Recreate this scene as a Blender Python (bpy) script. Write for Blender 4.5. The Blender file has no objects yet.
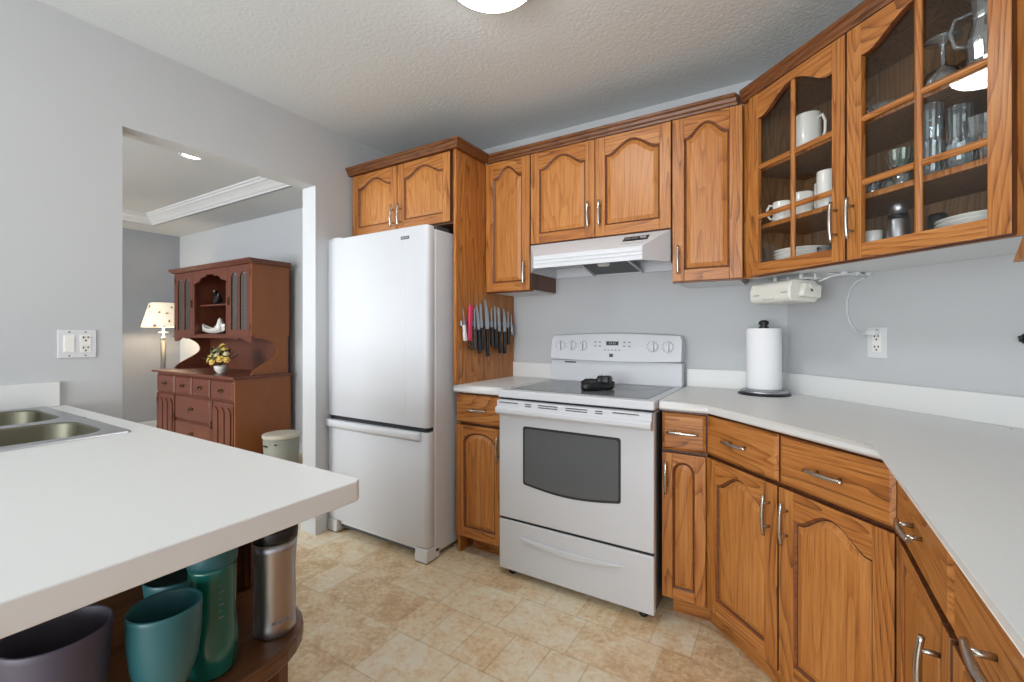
import bpy, bmesh, math, random
from mathutils import Vector, Matrix
PI = math.pi
R = random.Random(7)
scene = bpy.context.scene
C = scene.collection

# ------------------------------------------------------------------ camera, world, big lights
cam_d = bpy.data.cameras.new('camera'); cam = bpy.data.objects.new('camera', cam_d); C.objects.link(cam)
cam_d.sensor_width = 36; cam_d.sensor_fit = 'HORIZONTAL'
cam_d.lens = 36 * 452.6 / 1024
cam_d.shift_y = -8.1 / 1024
cam_d.clip_start = 0.02
cam.location = (0, 0, 1.195)
cam.rotation_euler = (PI / 2, 0, math.radians(31.70))
scene.camera = cam

world = bpy.data.worlds.new('sky'); scene.world = world; world.use_nodes = True
wn = world.node_tree; wn.nodes.clear()
wo = wn.nodes.new('ShaderNodeOutputWorld'); wb = wn.nodes.new('ShaderNodeBackground')
wb.inputs[0].default_value = (0.75, 0.86, 1.0, 1); wb.inputs[1].default_value = 1.0
wn.links.new(wb.outputs[0], wo.inputs[0])

def area(name, loc, target, sx, sy, power, col):
    d = bpy.data.lights.new(name, 'AREA'); d.shape = 'RECTANGLE'; d.size = sx; d.size_y = sy
    d.energy = power; d.color = col
    o = bpy.data.objects.new(name, d); C.objects.link(o); o.location = loc
    o.rotation_euler = (Vector(target) - Vector(loc)).to_track_quat('-Z', 'Y').to_euler()
    return o
# daylight entering through the window behind the camera and the dining room window
area('kitchen_window_daylight', (-0.7, -2.66, 1.45), (-0.7, 0, 1.40), 2.5, 1.9, 64, (0.91, 0.955, 1.0))
area('dining_window_daylight', (-4.6, -1.94, 1.5), (-4.6, 2, 1.7), 2.2, 1.7, 200, (0.94, 0.97, 1.0))
# added fill lamp behind the camera, aimed up to brighten the ceiling
area('ceiling_fill_light', (-0.7, -2.63, 0.95), (-0.7, -0.6, 2.4), 2.4, 0.8, 112, (0.95, 0.98, 1.0))

scene.view_settings.view_transform = 'Standard'
scene.view_settings.look = 'None'
scene.view_settings.exposure = -0.38
scene.view_settings.gamma = 1.0
scene.view_settings.use_curve_mapping = False
scene.cycles.max_bounces = 10
scene.cycles.diffuse_bounces = 6
scene.cycles.transparent_max_bounces = 24
scene.cycles.caustics_reflective = False
scene.cycles.caustics_refractive = False

# ------------------------------------------------------------------ materials
def lin(c):
    return tuple(((v / 255) / 12.92 if v / 255 <= 0.04045 else ((v / 255 + 0.055) / 1.055) ** 2.4) for v in c) + (1,)

class NT:
    def __init__(s, name):
        s.m = bpy.data.materials.new(name); s.m.use_nodes = True
        s.t = s.m.node_tree; s.b = s.t.nodes['Principled BSDF']
    def n(s, typ, **kw):
        nd = s.t.nodes.new(typ)
        for k, v in kw.items():
            if k.startswith('i_'): nd.inputs[k[2:].replace('_', ' ')].default_value = v
            else: setattr(nd, k, v)
        return nd
    def l(s, a, b): s.t.links.new(a, b)
    def math(s, op, a, b=None, c=None):
        nd = s.n('ShaderNodeMath', operation=op)
        for i, v in enumerate((a, b, c)):
            if v is None: continue
            if isinstance(v, (int, float)): nd.inputs[i].default_value = v
            else: s.l(v, nd.inputs[i])
        return nd.outputs[0]
    def ramp(s, fac, stops):
        nd = s.n('ShaderNodeValToRGB'); cr = nd.color_ramp
        while len(cr.elements) < len(stops): cr.elements.new(0.5)
        for e, (p, c) in zip(cr.elements, stops): e.position = p; e.color = c
        s.l(fac, nd.inputs[0]); return nd.outputs[0]
    def mix(s, fac, a, b, mode='MIX'):
        nd = s.n('ShaderNodeMix', data_type='RGBA', blend_type=mode)
        for i, v in ((0, fac), (6, a), (7, b)):
            if isinstance(v, (int, float, tuple)): nd.inputs[i].default_value = v
            else: s.l(v, nd.inputs[i])
        return nd.outputs[2]
    def bump(s, h, strength, dist=0.002):
        nd = s.n('ShaderNodeBump'); nd.inputs['Strength'].default_value = strength; nd.inputs['Distance'].default_value = dist
        s.l(h, nd.inputs['Height']); s.l(nd.outputs[0], s.b.inputs['Normal'])

def plain(name, rgb, rough=0.5, metal=0.0, bump=0.0, bscale=200, var=0.0, coat=0.0, spec=0.5):
    t = NT(name); t.b.inputs['Roughness'].default_value = rough; t.b.inputs['Metallic'].default_value = metal
    t.b.inputs['Specular IOR Level'].default_value = spec
    if coat: t.b.inputs['Coat Weight'].default_value = coat; t.b.inputs['Coat Roughness'].default_value = 0.1
    tc = t.n('ShaderNodeTexCoord')
    nz = t.n('ShaderNodeTexNoise', i_Scale=bscale, i_Detail=3.0); t.l(tc.outputs['Object'], nz.inputs['Vector'])
    c = lin(rgb)
    lo = tuple(v * (1 - var) for v in c[:3]) + (1,)
    nz2 = t.n('ShaderNodeTexNoise', i_Scale=4.0, i_Detail=4.0); t.l(tc.outputs['Object'], nz2.inputs['Vector'])
    t.l(t.mix(nz2.outputs[0], c, lo), t.b.inputs['Base Color'])
    if bump: t.bump(nz.outputs[0], bump)
    return t.m

def wood(name, light, mid, dark, axis='z', rough=0.38, scale=1.0, contrast=1.0, pores=0.5):
    t = NT(name)
    tc = t.n('ShaderNodeTexCoord'); oi = t.n('ShaderNodeObjectInfo')
    add = t.n('ShaderNodeVectorMath', operation='MULTIPLY_ADD')
    comb = t.n('ShaderNodeCombineXYZ')
    r = t.math('MULTIPLY', oi.outputs['Random'], 23.0)
    for i in range(3): t.l(r, comb.inputs[i])
    t.l(tc.outputs['Object'], add.inputs[0]); add.inputs[1].default_value = (1, 1, 1); t.l(comb.outputs[0], add.inputs[2])
    def mapped(sx, sl):
        mp = t.n('ShaderNodeMapping')
        v = {'z': (sx, sx, sl), 'x': (sl, sx, sx), 'y': (sx, sl, sx)}[axis]
        mp.inputs['Scale'].default_value = tuple(q * scale for q in v)
        t.l(add.outputs[0], mp.inputs['Vector']); return mp.outputs[0]
    # growth-ring contours of a stretched noise field, broken up by fine dark pores
    n1 = t.n('ShaderNodeTexNoise', i_Scale=1.0, i_Detail=2.5, i_Roughness=0.5, i_Distortion=0.25); t.l(mapped(4.5, 0.45), n1.inputs['Vector'])
    f = t.math('FRACT', t.math('MULTIPLY', n1.outputs[0], 30.0))
    saw = t.math('POWER', f, 3.0)
    n2 = t.n('ShaderNodeTexNoise', i_Scale=1.0, i_Detail=5.0, i_Roughness=0.75); t.l(mapped(210.0, 7.0), n2.inputs['Vector'])
    n3 = t.n('ShaderNodeTexNoise', i_Scale=1.0, i_Detail=2.0); t.l(mapped(6.0, 1.2), n3.inputs['Vector'])
    n4 = t.n('ShaderNodeTexNoise', i_Scale=1.0, i_Detail=3.0, i_Roughness=0.6); t.l(mapped(60.0, 2.5), n4.inputs['Vector'])
    fib = t.math('SUBTRACT', n2.outputs[0], 0.5)
    brk = t.math('MULTIPLY', saw, t.math('MULTIPLY_ADD', n2.outputs[0], 1.6, 0.1))
    v = t.math('ADD', t.math('MULTIPLY', brk, 0.55 * contrast), t.math('MULTIPLY', fib, 2.3 * pores))
    v = t.math('ADD', v, t.math('MULTIPLY', t.math('SUBTRACT', n4.outputs[0], 0.5), 0.8 * contrast))
    v = t.math('ADD', v, t.math('MULTIPLY', t.math('SUBTRACT', n3.outputs[0], 0.5), 0.35))
    v = t.math('ADD', v, 0.22)
    col = t.ramp(v, [(0.0, lin(light)), (0.42, lin(mid)), (0.95, lin(dark))])
    t.l(col, t.b.inputs['Base Color'])
    t.b.inputs['Roughness'].default_value = rough
    t.bump(n2.outputs[0], 0.12, 0.0015)
    return t.m

OL, OM, OD = (192, 131, 68), (166, 101, 44), (88, 48, 20)
OAK = wood('honey_oak_upright_grain', OL, OM, OD)
OAKH = wood('honey_oak_level_grain', OL, OM, OD, axis='x')
OAKP = wood('honey_oak_panel', (194, 134, 70), (172, 107, 48), (104, 60, 26), scale=0.8, contrast=0.55, pores=0.6)
OAKI = wood('oak_cabinet_interior', (150, 116, 82), (128, 96, 66), (92, 66, 44), rough=0.6)
OAKF = wood('dark_face_frame_oak', (112, 66, 36), (92, 52, 28), (60, 32, 16))  # darkened so the gaps between doors and drawers read as shade
CROWN = wood('dark_oak_cornice', (130, 80, 40), (106, 62, 30), (66, 38, 18), axis='x')
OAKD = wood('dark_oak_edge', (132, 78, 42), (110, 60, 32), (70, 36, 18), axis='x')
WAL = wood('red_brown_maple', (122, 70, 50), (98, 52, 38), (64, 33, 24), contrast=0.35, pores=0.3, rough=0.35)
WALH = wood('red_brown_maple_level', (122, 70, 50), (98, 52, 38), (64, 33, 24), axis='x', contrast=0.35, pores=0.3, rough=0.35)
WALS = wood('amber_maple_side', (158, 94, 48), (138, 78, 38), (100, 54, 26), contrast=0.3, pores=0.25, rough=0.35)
SHW = wood('brown_shelf_wood', (104, 66, 38), (78, 48, 28), (48, 29, 18), axis='y', contrast=0.4, rough=0.32)
GROOVE = plain('dark_groove', (62, 34, 18), 0.7)
WHITE = plain('white_enamel', (208, 211, 216), 0.42)
WHITE2 = plain('white_plastic', (214, 216, 218), 0.4)
CREAM = plain('cream_plastic', (222, 221, 212), 0.4)
MELA = plain('white_melamine', (222, 224, 224), 0.45)
COUNTER = plain('white_laminate', (222, 223, 222), 0.42, var=0.03, bump=0.03, bscale=900)
CERAM = plain('white_ceramic', (236, 235, 230), 0.2, coat=0.3)
BLACK = plain('black_plastic', (24, 25, 28), 0.4)
DGREY = plain('dark_grey', (70, 72, 75), 0.5)
SEAM = plain('shadow_gap', (38, 38, 40), 0.8)
COOK = plain('grey_cooktop_glass', (108, 112, 114), 0.22, bump=0.02, bscale=1500, var=0.1)
OVENW = plain('oven_window_glass', (98, 101, 104), 0.15, coat=0.4)
BOWL = plain('dull_sink_steel', (118, 116, 100), 0.32, 1.0)
OVENI = plain('oven_window_border', (58, 60, 62), 0.25)
STEEL = plain('brushed_steel', (176, 178, 182), 0.38, 1.0)
NICKEL = plain('brushed_nickel', (190, 186, 180), 0.25, 1.0)
CHROME = plain('polished_chrome', (215, 217, 220), 0.08, 1.0)
BLADE = plain('knife_blade', (196, 202, 208), 0.2, 1.0)
PAPER = plain('white_paper', (236, 237, 240), 0.9, bump=0.25, bscale=260)
TEAL = plain('matte_teal', (40, 92, 98), 0.42)
TEALG = plain('glossy_green_teal', (18, 98, 88), 0.22, coat=0.4)
PURP = plain('matte_plum', (70, 66, 82), 0.5)
PINK = plain('hot_pink', (222, 52, 100), 0.45)
BRASS = plain('antique_brass', (120, 98, 66), 0.35, 1.0)
LAMPPOST = plain('grey_lamp_post', (120, 122, 124), 0.35, 0.6)
LEAF = plain('leaf_green', (84, 96, 58), 0.7)
PETAL = plain('yellow_petal', (224, 192, 104), 0.7)
PETAL2 = plain('cream_petal', (232, 220, 178), 0.7)
TUBM = plain('pale_sage_tub', (150, 150, 138), 0.6, bump=0.2, bscale=60)
LID = plain('cream_lid', (198, 192, 176), 0.5)
TRIM = plain('white_trim_paint', (200, 203, 206), 0.45)
MESHG = plain('pewter_lattice', (132, 136, 142), 0.5)
FILT = plain('grey_filter_mesh', (96, 98, 98), 0.45, 0.7, bump=0.9, bscale=500)

def wallmat(name, rgb):
    return plain(name, rgb, 0.7, bump=0.08, bscale=180, var=0.015)
WALLP = wallmat('cool_grey_wall_paint', (191, 193, 195))
WALLD = wallmat('dining_wall_paint', (188, 192, 196))
WALLF = wallmat('dining_slate_grey_paint', (150, 155, 162))
DCEIL = wallmat('dining_ceiling_paint', (194, 198, 200))
CEILT = None
def ceilmat():
    t = NT('stippled_ceiling'); t.b.inputs['Roughness'].default_value = 0.9
    tc = t.n('ShaderNodeTexCoord')
    nz = t.n('ShaderNodeTexNoise', i_Scale=75.0, i_Detail=4.0, i_Roughness=0.6); t.l(tc.outputs['Object'], nz.inputs['Vector'])
    vo = t.n('ShaderNodeTexVoronoi', i_Scale=55.0); t.l(tc.outputs['Object'], vo.inputs['Vector'])
    t.b.inputs['Base Color'].default_value = lin((216, 221, 222))
    t.bump(t.math('ADD', nz.outputs[0], t.math('MULTIPLY', vo.outputs[0], 0.4)), 0.35, 0.006)
    return t.m
CEILT = ceilmat()

def floormat():
    t = NT('mottled_beige_vinyl_tile'); t.b.inputs['Roughness'].default_value = 0.38
    tc = t.n('ShaderNodeTexCoord')
    mp = t.n('ShaderNodeMapping'); mp.inputs['Location'].default_value = (0.11, 0.07, 0); t.l(tc.outputs['Object'], mp.inputs['Vector'])
    def brick(w, h, squash, sf, off, mort=0.003, rot=0):
        b = t.n('ShaderNodeTexBrick'); b.offset = off; b.offset_frequency = 2; b.squash = squash; b.squash_frequency = sf
        b.inputs['Scale'].default_value = 1.0; b.inputs['Brick Width'].default_value = w; b.inputs['Row Height'].default_value = h
        b.inputs['Mortar Size'].default_value = mort; b.inputs['Mortar Smooth'].default_value = 0.4
        b.inputs['Color1'].default_value = (0, 0, 0, 1); b.inputs['Color2'].default_value = (1, 1, 1, 1); b.inputs['Mortar'].default_value = (0.5, 0.5, 0.5, 1)
        if rot:
            m2 = t.n('ShaderNodeMapping'); m2.inputs['Rotation'].default_value = (0, 0, rot); t.l(mp.outputs[0], m2.inputs['Vector']); t.l(m2.outputs[0], b.inputs['Vector'])
        else: t.l(mp.outputs[0], b.inputs['Vector'])
        return b
    b1 = brick(0.305, 0.229, 0.5, 2, 0.35)
    n1 = t.n('ShaderNodeTexNoise', i_Scale=9.0, i_Detail=6.0, i_Roughness=0.65, i_Distortion=0.6); t.l(tc.outputs['Object'], n1.inputs['Vector'])
    n2 = t.n('ShaderNodeTexNoise', i_Scale=45.0, i_Detail=5.0, i_Roughness=0.7); t.l(tc.outputs['Object'], n2.inputs['Vector'])
    sx = t.n('ShaderNodeSeparateColor'); t.l(b1.outputs['Color'], sx.inputs[0])
    v = t.math('ADD', t.math('MULTIPLY', sx.outputs[0], 0.26), t.math('MULTIPLY', n1.outputs[0], 0.9))
    v = t.math('ADD', v, t.math('MULTIPLY', t.math('SUBTRACT', n2.outputs[0], 0.5), 0.85))
    col = t.ramp(v, [(0.30, lin((190, 158, 118))), (0.45, lin((208, 178, 138))), (0.60, lin((224, 202, 166))), (0.80, lin((230, 222, 200)))])
    g = t.math('MULTIPLY', b1.outputs['Fac'], 0.38)
    col = t.mix(g, col, lin((166, 148, 122)))
    t.l(col, t.b.inputs['Base Color'])
    t.bump(t.math('SUBTRACT', n2.outputs[0], t.math('MULTIPLY', b1.outputs['Fac'], 1.5)), 0.12, 0.002)
    return t.m
FLOORM = floormat()

def glassmat(name, tint=(1, 1, 1, 1), refl=1.0, rough=0.0, body=0.0):
    # thin clear pane: straight-through transparency with Fresnel mirror reflection
    m = bpy.data.materials.new(name); m.use_nodes = True; nt = m.node_tree; nt.nodes.clear()
    o = nt.nodes.new('ShaderNodeOutputMaterial'); tr = nt.nodes.new('ShaderNodeBsdfTransparent'); gl = nt.nodes.new('ShaderNodeBsdfGlossy')
    lw = nt.nodes.new('ShaderNodeLayerWeight'); lw.inputs[0].default_value = 0.5     # the same from both sides of the sheet
    pw = nt.nodes.new('ShaderNodeMath'); pw.operation = 'POWER'; pw.inputs[1].default_value = 5.0 if not body else 3.0
    fr = nt.nodes.new('ShaderNodeMath'); fr.operation = 'MULTIPLY_ADD'; fr.inputs[1].default_value = 0.92; fr.inputs[2].default_value = 0.045
    nt.links.new(lw.outputs['Facing'], pw.inputs[0]); nt.links.new(pw.outputs[0], fr.inputs[0]); mx = nt.nodes.new('ShaderNodeMixShader')
    ml = nt.nodes.new('ShaderNodeMath'); ml.operation = 'MULTIPLY'; ml.inputs[1].default_value = refl; ml.use_clamp = True
    tr.inputs[0].default_value = tint; gl.inputs['Roughness'].default_value = rough
    nt.links.new(fr.outputs[0], ml.inputs[0]); nt.links.new(ml.outputs[0], mx.inputs[0])
    if body:
        df = nt.nodes.new('ShaderNodeBsdfDiffuse'); df.inputs[0].default_value = (0.8, 0.88, 0.9, 1); m3 = nt.nodes.new('ShaderNodeMixShader'); m3.inputs[0].default_value = body
        nt.links.new(tr.outputs[0], m3.inputs[1]); nt.links.new(df.outputs[0], m3.inputs[2]); src = m3.outputs[0]
    else: src = tr.outputs[0]
    nt.links.new(src, mx.inputs[1]); nt.links.new(gl.outputs[0], mx.inputs[2]); nt.links.new(mx.outputs[0], o.inputs[0])
    return m
PANE = glassmat('clear_door_glass', (0.97, 0.98, 0.98, 1), 1.3)
GLAS = glassmat('clear_glassware', (0.80, 0.86, 0.88, 1), 4.0, 0.05, 0.14)
GREENG = glassmat('green_glassware', (0.66, 0.82, 0.66, 1), 4.0, 0.05, 0.14)

def emis(name, col, strength, base=(1, 1, 1, 1)):
    t = NT(name); t.b.inputs['Base Color'].default_value = base
    t.b.inputs['Emission Color'].default_value = col; t.b.inputs['Emission Strength'].default_value = strength
    return t.m

# ------------------------------------------------------------------ mesh builder
class MB:
    def __init__(s): s.bm = bmesh.new(); s.mats = []
    def mi(s, m):
        if m not in s.mats: s.mats.append(m)
        return s.mats.index(m)
    def face(s, vs, m, smooth=False):
        try: f = s.bm.faces.new(vs)
        except ValueError: return None
        f.material_index = s.mi(m); f.smooth = smooth; return f
    def box(s, x0, x1, y0, y1, z0, z1, m):
        v = [s.bm.verts.new((x, y, z)) for z in (z0, z1) for y in (y0, y1) for x in (x0, x1)]
        for q in ((0, 2, 3, 1), (4, 5, 7, 6), (0, 1, 5, 4), (2, 6, 7, 3), (0, 4, 6, 2), (1, 3, 7, 5)): s.face([v[i] for i in q], m)
        return s
    def prism(s, poly, a0, a1, m, axis='z', smooth=False):
        def P(p, a): return {'z': (p[0], p[1], a), 'y': (p[0], a, p[1]), 'x': (a, p[0], p[1])}[axis]
        lo = [s.bm.verts.new(P(p, a0)) for p in poly]; hi = [s.bm.verts.new(P(p, a1)) for p in poly]
        n = len(poly)
        s.face(lo[::-1], m); s.face(hi, m)
        for i in range(n): s.face([lo[i], lo[(i + 1) % n], hi[(i + 1) % n], hi[i]], m, smooth)
        return s
    def lathe(s, prof, m, c=(0, 0, 0), seg=24, smooth=True, M=None, sx=1, sy=1, rib=0.0):
        rings = []
        for r, z in prof:
            if r < 1e-6: vs = [Vector((0, 0, z))]
            else: vs = [Vector((r * (1 - rib * (i % 2)) * sx * math.cos(2 * PI * i / seg), r * (1 - rib * (i % 2)) * sy * math.sin(2 * PI * i / seg), z)) for i in range(seg)]
            if M: vs = [M @ v for v in vs]
            rings.append([s.bm.verts.new(v + Vector(c)) for v in vs])
        for a, b in zip(rings, rings[1:]):
            if len(a) == 1 and len(b) == 1: continue
            for i in range(seg):
                j = (i + 1) % seg
                if len(a) == 1: s.face([a[0], b[j], b[i]], m, smooth)
                elif len(b) == 1: s.face([a[i], a[j], b[0]], m, smooth)
                else: s.face([a[i], a[j], b[j], b[i]], m, smooth)
        for rg, fl in ((rings[0], True), (rings[-1], False)):
            if len(rg) > 1 and s._cap: s.face(rg[::-1] if fl else rg, m)
        return s
    _cap = True
    def tube(s, pts, r, m, seg=8, sx=1.0, cap=True, smooth=True):
        pts = [Vector(p) for p in pts]; rings = []
        rr = r if isinstance(r, (list, tuple)) else [r] * len(pts)
        up0 = None
        for i, p in enumerate(pts):
            d = (pts[min(i + 1, len(pts) - 1)] - pts[max(i - 1, 0)]).normalized()
            if up0 is None: up0 = Vector((0, 0, 1)) if abs(d.z) < 0.9 else Vector((1, 0, 0))
            a = d.cross(up0).normalized(); b = a.cross(d).normalized(); up0 = b
            rings.append([s.bm.verts.new(p + (a * math.cos(2 * PI * k / seg) * sx + b * math.sin(2 * PI * k / seg)) * rr[i]) for k in range(seg)])
        for a, b in zip(rings, rings[1:]):
            for k in range(seg): s.face([a[k], b[k], b[(k + 1) % seg], a[(k + 1) % seg]], m, smooth)
        if cap: s.face(rings[0], m); s.face(rings[-1][::-1], m)
        return s
    def build(s, name, parent=None, bevel=0.0, segs=2, angle=35):
        bmesh.ops.recalc_face_normals(s.bm, faces=s.bm.faces)
        me = bpy.data.meshes.new(name); s.bm.to_mesh(me); s.bm.free()
        for m in s.mats: me.materials.append(m)
        o = bpy.data.objects.new(name, me); C.objects.link(o)
        if parent: o.parent = parent
        if bevel:
            b = o.modifiers.new('bevel', 'BEVEL'); b.width = bevel; b.segments = segs; b.limit_method = 'ANGLE'; b.angle_limit = math.radians(angle)
            b.harden_normals = False
            for f in me.polygons: f.use_smooth = f.use_smooth
        return o

def thing(name, label, cat, loc=(0, 0, 0), rot=0, group=None):
    o = bpy.data.objects.new(name, None); C.objects.link(o); o.empty_display_size = 0.05
    o.location = loc; o.rotation_euler = (0, 0, math.radians(rot)); o['label'] = label; o['category'] = cat
    if group: o['group'] = group
    return o
def tag(o, label, cat, group=None):
    o['label'] = label; o['category'] = cat
    if group: o['group'] = group
    return o
def struct(o, label=None):
    o['kind'] = 'structure'
    if label: o['label'] = label
    return o
def dup(root, loc, rot=None, label=None):
    r = root.copy(); C.objects.link(r); r.location = loc
    if rot is not None: r.rotation_euler = (0, 0, math.radians(rot))
    if label: r['label'] = label
    for ch in list(root.children):
        c = ch.copy(); C.objects.link(c); c.parent = r
        for g in list(ch.children):
            d = g.copy(); C.objects.link(d); d.parent = c
    return r

# ------------------------------------------------------------------ the room
XL, YB, ZC, XR, CW, YR = -2.40, 2.517, 2.44, 0.83, 2.50, -2.55
b = MB(); b.box(-6.85, XR + 0.1, YR - 0.1, 2.85, -0.05, 0.0, FLOORM); struct(b.build('floor'), 'beige mottled vinyl tile floor')
b = MB(); b.box(XL - 0.12, XR + 0.1, YR - 0.1, YB + 0.1, ZC, ZC + 0.05, CEILT); struct(b.build('ceiling'), 'stippled pale ceiling')
# back wall, diagonal wall, right wall
b = MB(); b.box(XL - 0.12, XR + 0.1, YB, YB + 0.1, 0, ZC, WALLP); struct(b.build('wall_back'))
b = MB(); b.prism([(CW - YB, YB), (XR, CW - XR), (XR + 0.1, CW - XR), (XR + 0.1, YB), (CW - YB, YB)][:4], 0, ZC, WALLP); struct(b.build('wall_diagonal'))
b = MB(); b.box(XR, XR + 0.1, YR, CW - XR, 0, ZC, WALLP); struct(b.build('wall_right'))
# left wall with wide opening to the dining room
OY0, OY1, OZ = 0.76, 1.675, 2.067
b = MB()
b.box(XL - 0.12, XL, YR, OY0, 0, ZC, WALLP); b.box(XL - 0.12, XL, OY1, YB, 0, ZC, WALLP); b.box(XL - 0.12, XL, OY0, OY1, OZ, ZC, WALLP)
struct(b.build('wall_left'))
b = MB(); b.box(XL - 0.124, XL + 0.001, OY1 - 0.006, OY1, 0.11, OZ, TRIM); struct(b.build('trim_1'), 'white jamb of the dining opening')
# rear wall with the big window that lights the kitchen
WX0, WX1, WZ0, WZ1 = -1.95, 0.55, 0.5, 2.4
b = MB()
b.box(XL - 0.12, WX0, YR - 0.1, YR, 0, ZC, WALLP); b.box(WX1, XR + 0.1, YR - 0.1, YR, 0, ZC, WALLP)
b.box(WX0, WX1, YR - 0.1, YR, 0, WZ0, WALLP); b.box(WX0, WX1, YR - 0.1, YR, WZ1, ZC, WALLP)
struct(b.build('wall_rear'))
b = MB()
for x0, x1 in ((WX0, WX0 + 0.05), (WX1 - 0.05, WX1), (-0.725, -0.675)): b.box(x0, x1, YR - 0.07, YR - 0.02, WZ0, WZ1, TRIM)
for z0, z1 in ((WZ0, WZ0 + 0.05), (WZ1 - 0.05, WZ1)): b.box(WX0, WX1, YR - 0.07, YR - 0.02, z0, z1, TRIM)
struct(b.build('window_1'))
# dining room shell
DY, DX, DR = 2.73, -6.75, -1.85
b = MB(); b.box(DX - 0.1, XL - 0.12, DY, DY + 0.1, 0, 2.60, WALLD); struct(b.build('wall_dining_back'))
b = MB(); b.box(DX - 0.1, DX, DR, DY, 0, 2.60, WALLF); struct(b.build('wall_dining_far'))
b = MB()
b.box(DX - 0.1, -5.7, DR - 0.1, DR, 0, 2.6, WALLD); b.box(-3.5, XL - 0.12, DR - 0.1, DR, 0, 2.6, WALLD)
b.box(-5.7, -3.5, DR - 0.1, DR, 0, 0.65, WALLD); b.box(-5.7, -3.5, DR - 0.1, DR, 2.35, 2.6, WALLD)
struct(b.build('wall_dining_front'))
b = MB()
for x0, x1 in ((-5.7, -5.65), (-3.55, -3.5), (-4.625, -4.575)): b.box(x0, x1, DR - 0.07, DR - 0.02, 0.65, 2.35, TRIM)
for z0, z1 in ((0.65, 0.70), (2.30, 2.35)): b.box(-5.7, -3.5, DR - 0.07, DR - 0.02, z0, z1, TRIM)
struct(b.build('window_2'))
# tray ceiling: soffit ring + raised lid
TX0, TX1, TY0, TY1, TZ = -6.30, -2.95, -1.3, 2.28, 2.545
b = MB()
b.box(DX, TX0, DR, DY, ZC, ZC + 0.15, DCEIL); b.box(TX1, XL - 0.12, DR, DY, ZC, ZC + 0.15, DCEIL)
b.box(TX0, TX1, DR, TY0, ZC, ZC + 0.15, DCEIL); b.box(TX0, TX1, TY1, DY, ZC, ZC + 0.15, DCEIL)
b.box(DX, XL - 0.12, DR, DY, ZC + 0.15, ZC + 0.2, DCEIL); b.box(TX0, TX1, TY0, TY1, TZ, ZC + 0.15, DCEIL)
struct(b.build('ceiling_dining'), 'recessed tray ceiling of the dining room')
# stepped crown moulding inside the tray
def crown_run(p, q, inx, iny, miter0, miter1):
    prof = [(0.0, -0.004), (0.0, 0.0), (0.012, -0.004), (0.018, 0.012), (0.03, 0.02), (0.05, 0.045), (0.075, 0.066), (0.088, 0.072), (0.092, 0.088), (0.105, 0.09), (0.11, 0.105), (0.0, 0.105)]
    bm_ = MB(); p = Vector(p); q = Vector(q); d = (q - p).normalized(); ins = Vector((inx, iny, 0))
    A = [bm_.bm.verts.new(p + ins * o + d * o * miter0 + Vector((0, 0, ZC + z))) for o, z in prof]
    B = [bm_.bm.verts.new(q + ins * o - d * o * miter1 + Vector((0, 0, ZC + z))) for o, z in prof]
    for i in range(len(prof)): j = (i + 1) % len(prof); bm_.face([A[i], A[j], B[j], B[i]], TRIM)
    bm_.face(A, TRIM); bm_.face(B[::-1], TRIM); return bm_
struct(crown_run((TX0, TY1, 0), (TX1, TY1, 0), 0, -1, 1, 1).build('trim_2'), 'white crown moulding over the hutch wall')
struct(crown_run((TX0, TY0, 0), (TX0, TY1, 0), 1, 0, 1, 1).build('trim_3'), 'white crown moulding on the far side')
struct(crown_run((TX1, TY0, 0), (TX1, TY1, 0), -1, 0, 1, 1).build('trim_4'))
struct(crown_run((TX0, TY0, 0), (TX1, TY0, 0), 0, 1, 1, 1).build('trim_5'))
# baseboards
def baseboard(name, x0, x1, y0, y1):
    b = MB(); b.box(x0, x1, y0, y1, 0, 0.085, TRIM)
    dx = 0.004 if abs(x1 - x0) < 0.05 else 0; dy = 0.004 if abs(y1 - y0) < 0.05 else 0
    b.box(x0 + dx, x1 - dx, y0 + dy, y1 - dy, 0.085, 0.108, TRIM)
    return struct(b.build(name, bevel=0.002))
baseboard('baseboard_left', XL - 0.134, XL + 0.013, OY1 - 0.014, OY1 + 0.06)
baseboard('baseboard_opening', XL - 0.134, XL + 0.013, OY0 - 0.05, OY0 + 0.013)
baseboard('baseboard_dining', DX + 0.002, XL - 0.14, DY - 0.014, DY - 0.001)
baseboard('baseboard_dining_far', DX, DX + 0.014, DR, DY - 0.02)
baseboard('baseboard_rear', XL + 0.01, XR, YR, YR + 0.014)

# ------------------------------------------------------------------ ceiling lamps
t = thing('ceiling_light', 'round flush white ceiling lamp over the kitchen floor', 'lamp', (-0.85, 1.245, 2.36))
b = MB(); b.lathe([(0.0, 0.0795), (0.158, 0.0795), (0.168, 0.07), (0.168, 0.03), (0.162, 0.018), (0.152, 0.018), (0.0, 0.03)], WHITE2, seg=48); b.build('ceiling_plate', t)
b = MB(); b.lathe([(0.151, 0.0215), (0.150, 0.010), (0.142, 0.0), (0.12, -0.008), (0.06, -0.013), (0.0, -0.015)], emis('lit_white_diffuser', (1.0, 0.99, 0.965, 1), 46), seg=48); b.build('diffuser', t)
t = thing('recessed_downlight', 'small lit downlight in the dining room ceiling', 'lamp', (-3.88, 1.65, TZ - 0.001))
b = MB(); b.lathe([(0.0, 0.0), (0.085, 0.0), (0.082, -0.006), (0.062, -0.006), (0.062, -0.002)], WHITE2, seg=32); b.build('trim_ring', t)
b = MB(); b.lathe([(0.062, -0.0025), (0.04, -0.0065), (0.0, -0.008)], emis('lit_downlight', (1.0, 0.97, 0.92, 1), 22), seg=32); b.build('lens', t)

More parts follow.
